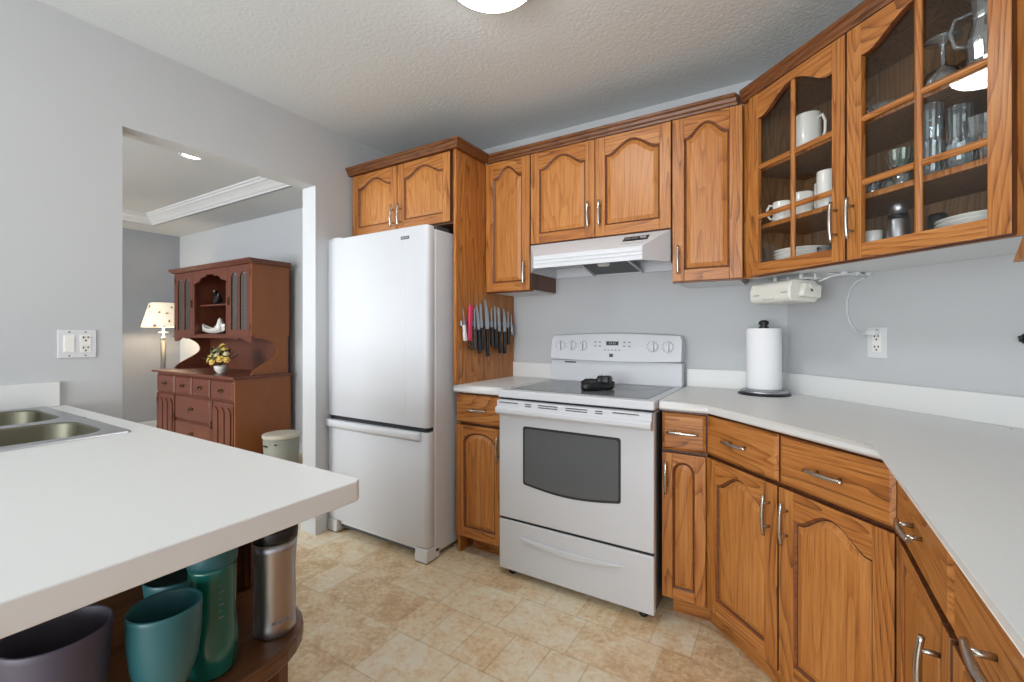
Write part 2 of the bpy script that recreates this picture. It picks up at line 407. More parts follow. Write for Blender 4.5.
# ------------------------------------------------------------------ cabinetry helpers
def arch(u, kind):
    if kind == 'round': return max(0.0, 1 - abs(2 * u - 1) ** 2.2) ** 0.6
    if kind == 'flat': return 0.0
    u2 = min(1, max(0, (u - 0.06) / 0.88))
    return (0.5 - 0.5 * math.cos(2 * PI * u2)) ** 0.75
def bar_pull(parent, x, z, yf, L=0.13, vertical=True):
    """bowed nickel pull standing off the face at local y=yf"""
    b = MB(); n = 12; pts = []
    for i in range(n + 1):
        s = -1 + 2 * i / n
        off = 0.024 + 0.006 * (1 - s * s)
        pts.append((x, yf - off, z + s * L / 2) if vertical else (x + s * L / 2, yf - off, z))
    rr = [0.0052 + 0.0016 * (1 - abs(-1 + 2 * i / n)) for i in range(n + 1)]
    b.tube(pts, rr, NICKEL, seg=8)
    for s in (-0.6, 0.6):
        off = 0.024 + 0.006 * (1 - s * s)
        p = (x, yf, z + s * L / 2) if vertical else (x + s * L / 2, yf, z)
        q = (p[0], yf - off, p[2])
        b.tube([p, q], 0.0048, NICKEL, seg=10)
    o = b.build('handle', parent); o['label'] = 'bowed brushed metal pull'; return o

def edge_shade(b, x0, x1, z0, z1):
    # outer edges of doors and drawer fronts darkened, putting gap shade into their colour
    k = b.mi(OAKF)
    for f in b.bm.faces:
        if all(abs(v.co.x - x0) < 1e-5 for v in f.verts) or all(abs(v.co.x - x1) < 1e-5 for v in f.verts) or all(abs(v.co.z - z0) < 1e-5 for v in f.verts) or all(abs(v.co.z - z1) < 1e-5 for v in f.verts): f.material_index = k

def raised_door(parent, x0, x1, z0, z1, yf=0.0, th=0.020, st=0.052, kind='bell', rise=0.058, name='door', pull=None, top_rail=0.036):
    """frame and raised-panel door, its front at local y = yf-th"""
    b = MB(); ya, yb_ = yf - th, yf - 0.001
    tr = top_rail or st
    xi0, xi1, zi0 = x0 + st, x1 - st, z0 + st
    zs = z1 - tr - rise
    n = 28
    b.box(x0, xi0, ya, yb_, z0, z1, OAK); b.box(xi1, x1, ya, yb_, z0, z1, OAK)
    b.box(xi0, xi1, ya + 0.0005, yb_, z0, zi0, OAKH)
    us = [i / n for i in range(n + 1)]
    cur = [(xi0 + (xi1 - xi0) * u, zs + rise * arch(u, kind)) for u in us]
    for yy in (ya + 0.0005, yb_):
        lo = [b.bm.verts.new((x, yy, z)) for x, z in cur]; hi = [b.bm.verts.new((x, yy, z1)) for x, z in cur]
        for i in range(n): b.face([lo[i], lo[i + 1], hi[i + 1], hi[i]], OAKH)
        if yy < yb_: A, Hh = lo, hi
        else:
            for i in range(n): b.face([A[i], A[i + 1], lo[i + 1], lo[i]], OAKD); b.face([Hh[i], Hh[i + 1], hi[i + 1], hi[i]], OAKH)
    # recessed field + raised centre, following the arch
    def loop(ins, y):
        w = (xi1 - xi0); pts = [(xi0 + ins, zi0 + ins), (xi1 - ins, zi0 + ins)]
        for i in range(n, -1, -1):
            u = i / n; x = xi0 + ins + (w - 2 * ins) * u
            pts.append((x, zs - ins + rise * arch(u, kind)))
        return [b.bm.verts.new((x, y, z)) for x, z in pts]
    L0 = loop(0.0, ya + 0.006); L1 = loop(0.006, ya + 0.0105); L2 = loop(0.009, ya + 0.0105); L3 = loop(0.028, ya + 0.003)
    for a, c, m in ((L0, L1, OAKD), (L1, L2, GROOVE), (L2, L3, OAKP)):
        k = len(a)
        for i in range(k): b.face([a[i], a[(i + 1) % k], c[(i + 1) % k], c[i]], m)
    b.face(L3, OAKP)
    edge_shade(b, x0, x1, z0, z1)
    o = b.build(name, parent, bevel=0.0022, segs=2, angle=60)
    if pull: bar_pull(o, pull[0], pull[1], ya, vertical=pull[2] if len(pull) > 2 else True)
    return o

def drawer_front(parent, x0, x1, z0, z1, yf=0.0, th=0.020, pull=True):
    b = MB(); ya = yf - th
    L = []
    for ins, y in ((0, yf - 0.001), (0, ya + 0.007), (0.012, ya), ):
        L.append([b.bm.verts.new(p) for p in ((x0 + ins, y, z0 + ins), (x1 - ins, y, z0 + ins), (x1 - ins, y, z1 - ins), (x0 + ins, y, z1 - ins))])
    for a, c in zip(L, L[1:]):
        for i in range(4): b.face([a[i], a[(i + 1) % 4], c[(i + 1) % 4], c[i]], OAKH)
    b.face(L[-1], OAKH); b.face(L[0][::-1], OAKH)
    edge_shade(b, x0, x1, z0, z1)
    o = b.build('drawer', parent, bevel=0.0015)
    if pull: bar_pull(o, (x0 + x1) / 2, (z0 + z1) / 2 + 0.0, ya, L=0.12, vertical=False)
    return o

def glass_door(parent, x0, x1, z0, z1, pullx, yf=0.0, th=0.021, st=0.048, rise=0.07, zrows=(1.677, 1.88)):
    b = MB(); ya, yb_ = yf - th, yf - 0.001
    xi0, xi1, zi0 = x0 + st, x1 - st, z0 + st
    zs = z1 - 0.035 - rise; n = 28
    b.box(x0, xi0, ya, yb_, z0, z1, OAK); b.box(xi1, x1, ya, yb_, z0, z1, OAK); b.box(xi0, xi1, ya + 0.0005, yb_, z0, zi0, OAKH)
    cur = [(xi0 + (xi1 - xi0) * i / n, zs + rise * arch(i / n, 'bell')) for i in range(n + 1)]
    for yy in (ya + 0.0005, yb_):
        lo = [b.bm.verts.new((x, yy, z)) for x, z in cur]; hi = [b.bm.verts.new((x, yy, z1)) for x, z in cur]
        for i in range(n): b.face([lo[i], lo[i + 1], hi[i + 1], hi[i]], OAKH)
        if yy < yb_: A, Hh = lo, hi
        else:
            for i in range(n): b.face([A[i], A[i + 1], lo[i + 1], lo[i]], OAKD); b.face([Hh[i], Hh[i + 1], hi[i + 1], hi[i]], OAKH)
    edge_shade(b, x0, x1, z0, z1)
    o = b.build('door', parent, bevel=0.002, angle=60)
    o['label'] = 'glazed door with small panes'
    m = MB(); xm = (x0 + x1) / 2; zt = zs + rise
    def bead(xa, xb, za, zb):   # bar with a rounded moulded front
        if xb - xa < zb - za: pr = [(xa, ya + 0.013), (xb, ya + 0.013), (xb, ya + 0.007), ((xa + xb) / 2 + 0.003, ya + 0.003), ((xa + xb) / 2 - 0.003, ya + 0.003), (xa, ya + 0.007)]; m.prism(pr, za, zb, OAK)
        else: pr = [(ya + 0.013, za), (ya + 0.013, zb), (ya + 0.007, zb), (ya + 0.003, (za + zb) / 2 + 0.003), (ya + 0.003, (za + zb) / 2 - 0.003), (ya + 0.007, za)]; m.prism(pr, xa, xb, OAKH, axis='x')
    bead(xm - 0.0095, xm + 0.0095, zi0, zt + 0.004)
    for zr in zrows: bead(xi0, xm - 0.0096, zr - 0.0095, zr + 0.0095); bead(xm + 0.0096, xi1, zr - 0.0095, zr + 0.0095)
    m.build('glazing_bars', o)
    g = MB(); pts = [(xi0 - 0.004, zi0 - 0.004), (xi1 + 0.004, zi0 - 0.004)] + [(x, z + 0.004) for x, z in cur[::-1]]
    g.face([g.bm.verts.new((x, ya + 0.0155, z)) for x, z in pts], PANE)
    g.build('glass_pane', o)
    bar_pull(o, pullx, 1.567, ya, L=0.135)
    return o

def crown_strip(parent, path, out, z0=2.189, ins=0.0, name='crown_moulding'):
    """cornice along local path [(x,y)...]; out = outward unit vectors at each vertex (mitred)"""
    prof = [(0.0, 0.0), (0.021, 0.0), (0.023, 0.010), (0.029, 0.016), (0.032, 0.028), (0.040, 0.034), (0.041, 0.046), (-0.02, 0.046), (-0.02, 0.0)]
    b = MB(); rings = []
    for (x, y), (ox, oy) in zip(path, out): rings.append([b.bm.verts.new((x + ox * o, y + oy * o, z0 + z)) for o, z in prof])
    for a, c in zip(rings, rings[1:]):
        for i in range(len(prof)): j = (i + 1) % len(prof); b.face([a[i], a[j], c[j], c[i]], CROWN)
    b.face(rings[0], CROWN); b.face(rings[-1][::-1], CROWN)
    return b.build(name, parent)

# ---- wall cabinets on the back wall; local x to the right, y into the wall
ZU0, ZU1 = 1.434, 2.186
YF = 2.21   # face frame plane; doors stand 20 mm proud
def wall_box(t, w, d, z0, z1=2.20, side_l=OAK, side_r=OAK):
    b = MB(); b.box(0, w, 0.0, d, z0 + 0.012, z1, OAKF); b.box(0.0, w, 0.0, 0.019, z0, z0 + 0.012, OAKD)
    b.build('body', t)
    b = MB(); b.box(0.012, w - 0.012, 0.02, d - 0.002, z0 + 0.002, z0 + 0.0118, MELA); o = b.build('underside', t); o['label'] = 'white melamine underside'
M2 = 1.41421356
# narrow cabinet
t = thing('upper_cabinet', 'narrow tall oak wall cabinet between the knife panel and the range hood', 'cabinet', (-1.538, YF, 0))
wall_box(t, 0.303, 0.305, ZU0 - 0.006)
raised_door(t, 0.003, 0.300, ZU0, ZU1, pull=(0.272, 1.53))
crown_strip(t, [(0.012, 0), (0.303, 0)], [(0, -1), (0, -1)])
# two-door cabinet above the hood
t = thing('upper_cabinet', 'short two-door oak wall cabinet directly above the white range hood', 'cabinet', (-1.234, YF, 0))
wall_box(t, 0.757, 0.305, 1.682)
raised_door(t, 0.003, 0.3775, 1.686, ZU1, pull=(0.348, 1.80)); raised_door(t, 0.3805, 0.754, 1.686, ZU1, pull=(0.408, 1.80))
crown_strip(t, [(0, 0), (0.757, 0)], [(0, -1), (0, -1)])
# single door cabinet right of the hood
t = thing('upper_cabinet', 'single-door oak wall cabinet right of the range hood, beside the glass doors', 'cabinet', (-0.476, YF, 0))
wall_box(t, 0.294, 0.305, ZU0 - 0.006)
raised_door(t, 0.003, 0.296, ZU0, ZU1, pull=(0.032, 1.53))
k = math.tan(math.radians(22.5))
crown_strip(t, [(0, 0), (0.284, 0)], [(0, -1), (-k, -1)])
# cabinet over the fridge with full height side panel
FY = 1.937
t = thing('fridge_cabinet', 'two-door oak cabinet over the white fridge with a full-height side panel', 'cabinet', (-2.396, FY, 0))
b = MB(); b.box(0, 0.838, 0, 0.575, 1.795, 2.20, OAKF); b.build('body', t)
b = MB(); b.prism([(0.022, 0.001), (0.575, 0.001), (0.575, 2.1885), (-0.018, 2.1885), (-0.018, 0.9165), (0.022, 0.9165)], 0.839, 0.857, OAK, axis='x'); o = b.build('side_panel', t); o['label'] = 'tall oak side panel holding the knife strip'
raised_door(t, 0.018, 0.412, 1.803, ZU1, pull=(0.385, 1.885), rise=0.05); raised_door(t, 0.416, 0.815, 1.803, ZU1, pull=(0.443, 1.885), rise=0.05)
crown_strip(t, [(0.0, -0.018), (0.857, -0.018), (0.857, 0.245)], [(0, -1), (1, -1), (1, 0)], z0=2.189)
# diagonal corner cabinet with glass doors
CF = 2.035   # x+y of the face frame plane
cx0, cy0 = -0.180, CF + 0.180
t = thing('glass_door_cabinet', 'diagonal oak wall cabinet with two glazed doors showing dishes inside', 'cabinet', (cx0, cy0, 0), -45)
W = 0.955
b = MB()
dpt = (CW - CF) / M2 - 0.004
b.box(0.0, W, dpt - 0.012, dpt, ZU0 + 0.006, 2.20, OAKI)                 # back
b.box(0.0, 0.016, 0.02, dpt - 0.012, ZU0 + 0.006, 2.20, OAKI); b.box(W - 0.016, W, 0.02, dpt - 0.012, ZU0 + 0.006, 2.20, OAKI)
b.box(0.016, W - 0.016, 0.0, dpt - 0.012, 2.184, 2.20, OAKI)
b.box(0.016, W - 0.016, 0.02, dpt - 0.012, ZU0 + 0.006, ZU0 + 0.022, OAKI)
b.box(0.0, 0.072, 0.0, 0.019, ZU0 - 0.004, 2.188, OAK); b.box(W - 0.046, W, 0.0, 0.019, ZU0 - 0.004, 2.188, OAK)
b.box(0.072, W - 0.046, 0.0, 0.019, ZU0 - 0.004, ZU0 + 0.03, OAKD); b.box(0.072, W - 0.046, 0.0, 0.019, 2.155, 2.188, OAKH)
b.box(0.482, 0.500, 0.0, 0.019, ZU0 + 0.03, 2.155, OAK)
b.build('body', t)
for zs in (1.650, 1.893):
    b = MB(); b.box(0.017, W - 0.017, 0.035, dpt - 0.013, zs - 0.014, zs, OAKI); b.box(0.017, W - 0.017, 0.028, 0.035, zs - 0.016, zs + 0.001, OAK); b.build('shelf', t)
b = MB(); b.box(0.004, W - 0.004, 0.02, dpt, ZU0 - 0.003, ZU0 + 0.0055, MELA); o = b.build('underside', t); o['label'] = 'white melamine underside'
glass_door(t, 0.058, 0.488, ZU0, ZU1, 0.458); glass_door(t, 0.494, 0.912, ZU0, ZU1, 0.516)
crown_strip(t, [(0.008, 0), (W, 0)], [(k, -1), (0, -1)])
GC = t
# right wall cabinet (only its end stile is in view)
t = thing('upper_cabinet', 'oak wall cabinet on the right wall, its end stile at the edge of the picture', 'cabinet', (0.495, 1.512, 0), -90)
wall_box(t, 0.62, 0.33, ZU0 - 0.006)
raised_door(t, 0.02, 0.60, ZU0, ZU1, pull=(0.57, 1.53))
b = MB(); b.tube([(0.0, -0.012, ZU0), (0.0, -0.012, 2.157)], 0.0115, OAK, seg=12); b.build('corner_bead', t)

# ---- base cabinets
ZD0, ZD1, ZB0, ZB1 = 0.712, 0.874, 0.100, 0.700
def base_body(t, poly, toe, mat=OAK):
    b = MB(); b.prism(poly, 0.098, 0.874, OAKF); b.build('body', t)
    b = MB(); b.prism(toe, 0.001, 0.098, OAKH); b.build('toe_kick', t)
BF = 1.955
t = thing('base_cabinet', 'narrow oak base cabinet between the fridge and the stove', 'cabinet', (-1.538, BF, 0))
base_body(t, [(0, 0), (0.292, 0), (0.292, 0.556), (0, 0.556)], [(0.03, 0.075), (0.292, 0.075), (0.292, 0.5), (0.03, 0.5)])
b = MB(); b.box(-0.018, 0.0, 0.0, 0.003, 0.001, 0.874, OAK); b.build('filler_strip', t)
drawer_front(t, -0.016, 0.289, ZD0, 0.864); raised_door(t, -0.016, 0.289, ZB0, ZB1, kind='round', rise=0.05, pull=(0.265, 0.60), st=0.05)
t = thing('base_cabinet', 'narrow oak base cabinet just right of the stove', 'cabinet', (-0.464, BF, 0))
base_body(t, [(0, 0), (0.178, 0), (0.178, 0.556), (0, 0.556)], [(0.03, 0.07), (0.178, 0.07), (0.178, 0.5), (0.03, 0.5)])
drawer_front(t, 0.004, 0.174, ZD0, 0.864); raised_door(t, 0.004, 0.174, ZB0, ZB1, kind='round', rise=0.04, pull=(0.024, 0.60), st=0.042)
# diagonal corner base
CB = 1.657 + 0.0283
bx0, by0 = -0.285, CB + 0.285
t = thing('corner_base_cabinet', 'diagonal oak corner base cabinet with two drawers over two arched doors', 'cabinet', (bx0, by0, 0), -45)
def loc45(x, y):
    dx, dy = x - bx0, y - by0; c, s = math.cos(PI / 4), math.sin(PI / 4)
    return (dx * c - dy * s, dx * s + dy * c)
rx, ry = 0.238, CB - 0.238
poly = [loc45(*p) for p in ((bx0, by0), (rx, ry), (0.822, ry), (0.822, 1.665), (-0.02, 2.507), (-0.285, 2.507))]
toe = [loc45(*p) for p in ((-0.285, by0 + 0.055), (rx + 0.055, ry), (0.6, ry), (0.6, 1.7), (-0.285, 2.4))]
base_body(t, poly, toe)
WB = (rx - bx0) * M2
hm = WB / 2
for a, c_, p in ((0.012, hm - 0.003, hm - 0.035), (hm + 0.003, WB - 0.012, hm + 0.037)):
    drawer_front(t, a, c_, ZD0, 0.866)
    raised_door(t, a, c_, ZB0, ZB1, pull=(p, 0.595), rise=0.055, st=0.055)
# right wall base run
t = thing('base_cabinet', 'oak base cabinet on the right wall next to the diagonal corner unit', 'cabinet', (rx, ry - 0.001, 0), -90)
w = 0.455
base_body(t, [(0, 0), (w, 0), (w, 0.58), (0, 0.58)], [(0.0, 0.055), (w, 0.055), (w, 0.5), (0.0, 0.5)])
drawer_front(t, 0.012, w - 0.007, ZD0, 0.866); raised_door(t, 0.012, w - 0.007, ZB0, ZB1, kind='flat', rise=0.0, pull=(w - 0.06, 0.60), st=0.055)
t = thing('base_cabinet', 'oak base cabinet on the right wall nearest the lower right picture corner', 'cabinet', (rx, ry - 0.458, 0), -90)
w = 0.90
base_body(t, [(0, 0), (w, 0), (w, 0.58), (0, 0.58)], [(0.0, 0.055), (w, 0.055), (w, 0.5), (0.0, 0.5)])
for a, c_, p in ((0.007, w / 2 - 0.003, w / 2 - 0.04), (w / 2 + 0.003, w - 0.012, w / 2 + 0.04)):
    drawer_front(t, a, c_, ZD0, 0.866); raised_door(t, a, c_, ZB0, ZB1, pull=(p, 0.60), rise=0.05, st=0.055)
t = thing('base_cabinet', 'oak base cabinet on the right wall behind the photographer', 'cabinet', (rx, ry - 1.361, 0), -90)
w = 0.90
base_body(t, [(0, 0), (w, 0), (w, 0.58), (0, 0.58)], [(0.0, 0.055), (w, 0.055), (w, 0.5), (0.0, 0.5)])
for a, c_, p in ((0.007, w / 2 - 0.003, w / 2 - 0.04), (w / 2 + 0.003, w - 0.012, w / 2 + 0.04)):
    drawer_front(t, a, c_, ZD0, 0.866); raised_door(t, a, c_, ZB0, ZB1, pull=(p, 0.60), rise=0.05, st=0.055)

# ---- countertops
ZT = 0.915
def counter(parent, poly, front_edges, z0=0.8755, z1=ZT, rad=0.019):
    b = MB(); b.prism(poly, z0, z1, COUNTER)
    n = len(poly); es = []
    b.bm.edges.ensure_lookup_table()
    P = [Vector((p[0], p[1])) for p in poly]
    def key(v): return min(range(n), key=lambda i: (Vector((v.co.x, v.co.y)) - P[i]).length)
    top, bot = [], []
    for e in b.bm.edges:
        a, c = e.verts; ka, kc = key(a), key(c)
        if ka == kc: continue
        if (ka, kc) in front_edges or (kc, ka) in front_edges:
            (top if a.co.z > (z0 + z1) / 2 else bot).append(e)
    bmesh.ops.bevel(b.bm, geom=top, offset=rad, segments=5, profile=0.5, affect='EDGES')
    bot = [e for e in b.bm.edges if abs(e.verts[0].co.z - z0) < 1e-5 and abs(e.verts[1].co.z - z0) < 1e-5 and len(e.link_faces) == 2 and any(
        (min((Vector((v.co.x, v.co.y)) - P[i]).length for v in [e.verts[0]]) < 1e-4) for i in range(n)) and any(
        {key(e.verts[0]), key(e.verts[1])} == {f[0], f[1]} for f in front_edges)]
    bmesh.ops.bevel(b.bm, geom=bot, offset=rad * 0.5, segments=3, profile=0.5, affect='EDGES')
    for f in b.bm.faces:
        if abs(f.normal.z) < 0.999: f.smooth = abs(f.normal.z) > 0.02
    return b.build('worktop', parent)
t = thing('countertop', 'small white laminate countertop between the knife panel and the stove', 'countertop')
counter(t, [(-1.557, 1.918), (-1.242, 1.918), (-1.242, 2.515), (-1.537, 2.515), (-1.537, 1.957), (-1.557, 1.957)], {(0, 1)})
b = MB(); b.box(-1.537, -1.242, 2.497, 2.515, ZT, 1.008, COUNTER); b.build('backsplash', t, bevel=0.003)
t = thing('countertop', 'long white laminate countertop wrapping the diagonal corner, paper towel on it', 'countertop')
YE = -1.9
counter(t, [(-0.467, 1.918), (-0.279, 1.918), (0.190, 1.449), (0.190, YE), (0.828, YE), (0.828, 1.669), (-0.0195, 2.515), (-0.467, 2.515)], {(0, 1), (1, 2), (2, 3)})
b = MB()
q = 0.018
b.prism([(-0.467, 2.497), (-0.0269, 2.497), (0.810, 1.6606), (0.810, YE), (0.828, YE), (0.828, 1.669), (-0.0195, 2.515), (-0.467, 2.515)], ZT, 1.008, COUNTER)
b.build('backsplash', t, bevel=0.003)
for pa, pb_ in (((-0.279, 1.918), (-0.03, 2.49)), ((0.190, 1.449), (0.80, 1.655))):
    pass
b = MB(); b.lathe([(0.0, 0.0008), (0.003, 0.0006), (0.003, 0.0)], DGREY, c=(0.545, 1.885, ZT), seg=10); b.build('dark_fleck', t)

# ------------------------------------------------------------------ fridge
t = thing('refrigerator', 'white bottom-freezer refrigerator in the back left corner', 'refrigerator', (-2.399, 1.752, 0))
FW, FH = 0.803, 1.757
b = MB(); b.box(0.004, FW, 0.062, 0.735, 0.03, FH - 0.012, WHITE); b.build('body', t, bevel=0.008)
def fdoor(z0, z1, name):
    b = MB(); pr = [(0.0, 0.055)]
    rad = 0.026
    for i in range(9):
        a = PI / 2 * i / 8; pr.append((0.012 - 0.012 * math.cos(a), 0.012 - 0.012 * math.sin(a)))
    for i in range(13):
        a = PI / 2 * i / 12; pr.append((FW - rad + rad * math.sin(a), rad - rad * math.cos(a)))
    pr.append((FW, 0.055))
    b.prism(pr, z0, z1, WHITE, smooth=False)
    for f in b.bm.faces:
        if abs(f.normal.z) < 0.5: f.smooth = True
    return b.build(name, t, bevel=0.004, angle=50)
o = fdoor(0.700, FH, 'door'); o['label'] = 'upper fridge door'
b = MB(); b.box(0.617, 0.677, -0.0016, 0.0, 1.694, 1.710, DGREY)
for i in range(7): b.box(0.621 + i * 0.0077, 0.6255 + i * 0.0077, -0.0020, -0.0016, 1.699, 1.7055, STEEL)
b.build('badge', o)
b = MB(); b.box(0.648, 0.6495, -0.0012, 0.0, 0.72, 1.73, PAPER); b.build('moulded_line', o)
o = fdoor(0.078, 0.676, 'freezer_door'); o['label'] = 'freezer drawer front'
b = MB()   # full width curved lip handle
n = 20; rows = []
for i in range(n + 1):
    u = i / n; x = 0.0 + FW * u * 0.955; d = 0.020 + 0.020 * math.sin(PI * min(1, u * 1.05) ** 0.8) * 0.7
    rows.append([b.bm.verts.new((x, y, z)) for y, z in ((0.0, 0.677), (-d * 0.8, 0.679), (-d, 0.668), (-d, 0.645), (-d * 0.75, 0.632), (0.0, 0.638))])
for a, c in zip(rows, rows[1:]):
    for j in range(6): b.face([a[j], a[(j + 1) % 6], c[(j + 1) % 6], c[j]], WHITE, True)
b.face(rows[0], WHITE); b.face(rows[-1][::-1], WHITE)
b.build('handle', o)
b = MB(); b.box(0.02, FW - 0.012, 0.012, 0.061, 0.6768, 0.6992, SEAM); b.build('door_gasket', t)
b = MB(); b.box(0.09, FW - 0.09, 0.035, 0.058, 0.028, 0.074, DGREY); b.box(0.09, FW - 0.09, 0.024, 0.035, 0.050, 0.072, WHITE2); b.build('kick_grille', t)
for x0, x1 in ((0.0, 0.085), (FW - 0.085, FW)):
    b = MB(); b.prism([(-0.004, 0.004), (0.10, 0.004), (0.10, 0.05), (0.05, 0.074), (-0.0, 0.074)], x0, x1, WHITE2, axis='x'); o = b.build('foot_cover', t, bevel=0.005)
    b = MB(); b.box(x0 + 0.004, x1 - 0.004, -0.001, 0.09, 0.0005, 0.0038, BLACK); b.build('rubber_pad', o)
b = MB(); b.prism([(0.005, 0.02), (0.06, 0.015), (0.09, 0.03), (0.09, 0.09), (0.005, 0.09)], FH + 0.0005, FH + 0.014, WHITE2); b.build('hinge_cover', t, bevel=0.003)
b = MB(); b.box(FW - 0.11, FW - 0.02, 0.10, 0.2, FH - 0.0115, FH + 0.012, DGREY); b.build('hinge_block', t)

# ------------------------------------------------------------------ stove
SX, SW_, SY = -1.236, 0.762, 1.878
t = thing('stove', 'white freestanding electric range with glass cooktop and black oven window', 'stove', (SX, SY, 0))
b = MB(); b.box(0.004, SW_ - 0.004, 0.022, 0.615, 0.034, 0.872, WHITE); b.box(SW_ - 0.0035, SW_ - 0.0005, 0.03, 0.6, 0.05, 0.86, DGREY); b.build('body', t)
b = MB()
b.box(0.0, SW_, -0.010, 0.625, 0.878, 0.915, WHITE); o = b.build('cooktop', t, bevel=0.006, segs=3)
b = MB(); b.box(0.040, SW_ - 0.040, 0.045, 0.530, 0.9152, 0.9175, COOK); g = b.build('glass_surface', o, bevel=0.001); g['label'] = 'speckled grey ceramic glass'
for bx, by, br in ((0.20, 0.17, 0.105), (0.56, 0.17, 0.09), (0.20, 0.41, 0.08), (0.56, 0.41, 0.105)):
    b = MB(); b._cap = False; b.lathe([(br - 0.001, 0.9176), (br, 0.9178), (br + 0.001, 0.9176)], DGREY, c=(bx, by, 0), seg=40); b.build('burner_ring', o)
# oven door with gently bowed window bottom
b = MB(); b.box(0.003, SW_ - 0.003, -0.002, 0.021, 0.290, 0.868, WHITE); door = b.build('oven_door', t, bevel=0.006, segs=3)
def win(x0, x1, z0, z1, bow, y0, y1, m, rad=0.012):
    pts = []
    for cxx, czz, a0 in ((x1 - rad, z1 - rad, 0), (x0 + rad, z1 - rad, 90), (x0 + rad, z0 + rad, 180)):
        for i in range(5): a = math.radians(a0 + 90 * i / 4); pts.append((cxx + rad * math.cos(a), czz + rad * math.sin(a)))
    for i in range(1, 20): u = i / 20; pts.append((x0 + rad + (x1 - x0 - 2 * rad) * u, z0 - bow * math.sin(PI * u)))
    for i in range(5): a = math.radians(270 + 90 * i / 4); pts.append((x1 - rad + rad * math.cos(a), z0 + rad + rad * math.sin(a)))
    q = MB(); q.prism(pts, y0, y1, m, axis='y'); return q
win(0.140, 0.620, 0.468, 0.748, 0.022, -0.0035, -0.0015, OVENI).build('window_frame', door)
o = win(0.150, 0.610, 0.478, 0.738, 0.021, -0.0042, -0.003, OVENW).build('oven_window', door); o['label'] = 'dark tinted oven window'
b = MB(); pr = [(-0.002, 0.868), (-0.024, 0.867), (-0.027, 0.864), (-0.028, 0.838), (-0.040, 0.834), (-0.045, 0.826), (-0.045, 0.812), (-0.038, 0.802), (-0.012, 0.796), (-0.002, 0.800)]
b.prism(pr, 0.006, SW_ - 0.006, WHITE, axis='x')
hd = b.build('handle', door, bevel=0.003, segs=3); hd['label'] = 'full-width moulded white handle'
b = MB(); sl = ((0.02, 0.125, 1), (0.165, 0.198, 2), (0.235, 0.335, 2), (0.375, 0.478, 2), (0.515, 0.548, 2), (0.592, 0.705, 1))
for x0, x1, nn in sl:
    for j in range(nn): zz = 0.858 - j * 0.010; b.box(x0, x1, -0.0285, -0.0245, zz - 0.0022, zz + 0.0022, DGREY)
b.build('vent_slots', door)
b = MB(); b.box(0.006, SW_ - 0.006, 0.006, 0.022, 0.8685, 0.8775, SEAM); b.build('upper_gap', t)
b = MB(); b.box(0.006, SW_ - 0.006, 0.006, 0.022, 0.2785, 0.2895, SEAM); b.build('lower_gap', t)
b = MB(); b.box(0.003, SW_ - 0.003, -0.002, 0.021, 0.036, 0.278, WHITE); dr = b.build('storage_drawer', t, bevel=0.006, segs=3)
pts = []; pts2 = []
for i in range(25):
    u = i / 24; pts.append((0.12 + 0.52 * u, 0.213 - 0.010 * math.sin(PI * u) + 0.0))
for i in range(25):
    u = 1 - i / 24; pts2.append((0.12 + 0.52 * u, 0.213 - 0.038 * math.sin(PI * u) ** 0.6))
b = MB(); b.prism(pts + pts2[1:-1], -0.0125, -0.0015, WHITE, axis='y'); b.build('pull_lip', dr, bevel=0.005, segs=3)
for x in (0.05, SW_ - 0.06):
    b = MB(); b.lathe([(0.018, 0.0005), (0.020, 0.012), (0.012, 0.014), (0.012, 0.0335)], BLACK, c=(x, 0.05, 0), seg=14); b.build('levelling_foot', t)
# back guard
b = MB(); b.box(0.012, SW_ - 0.004, 0.555, 0.630, 0.9155, 1.038, WHITE)
b.build('back_panel', t, bevel=0.003)
pts = []; n = 30
x0, x1 = 0.014, SW_ - 0.004
for i in range(n + 1):
    u = i / n; pts.append((x0 + (x1 - x0) * u, 1.044 - 0.008 * math.sin(PI * u)))
pts += [(x1 + 0.001, 1.158), (x1 - 0.01, 1.180)]
for i in range(n + 1):
    u = 1 - i / n; pts.append((x0 + 0.018 + (x1 - x0 - 0.036) * u, 1.180 + 0.012 * math.sin(PI * u)))
pts += [(x0 + 0.008, 1.176), (x0, 1.158)]
b = MB()
lo = [b.bm.verts.new((p[0], 0.532 + (p[1] - 1.03) * 0.18, p[1])) for p in pts]; hi = [b.bm.verts.new((p[0], 0.628, p[1])) for p in pts]
b.face(lo, WHITE); b.face(hi[::-1], WHITE)
for i in range(len(pts)): j = (i + 1) % len(pts); b.face([lo[i], lo[j], hi[j], hi[i]], WHITE)
cp = b.build('control_panel', t, bevel=0.004, segs=3)
yf = lambda z: 0.532 + (z - 1.03) * 0.18
Mk = Matrix.Rotation(math.radians(90), 4, 'X')
for x in (0.076, 0.146, 0.214, 0.612, 0.690):
    z = 1.122; y = yf(z)
    b = MB(); b.lathe([(0.029, 0.0005), (0.029, 0.005), (0.023, 0.010), (0.0, 0.010)], WHITE, c=(x, y, z), M=Mk, seg=24)
    b.box(x - 0.0085, x + 0.0085, y - 0.028, y - 0.006, z - 0.024, z + 0.024, WHITE)
    b.box(x - 0.001, x + 0.001, y - 0.0285, y - 0.0275, z + 0.008, z + 0.020, DGREY)
    k_ = b.build('knob', cp, bevel=0.003)
    b = MB()
    for q_ in range(9):
        a = math.radians(-140 + 35 * q_); xx = x + 0.033 * math.sin(a); zz = z + 0.033 * math.cos(a)
        b.box(xx - 0.0012, xx + 0.0012, yf(zz) - 0.0012, yf(zz) + 0.002, zz - 0.0012, zz + 0.0012, MESHG)
    b.build('dial_marks', cp)
b = MB(); b.box(0.355, 0.425, yf(1.137) - 0.0022, yf(1.137) + 0.004, 1.126, 1.148, BLACK); dsp = b.build('display', cp)
b = MB()
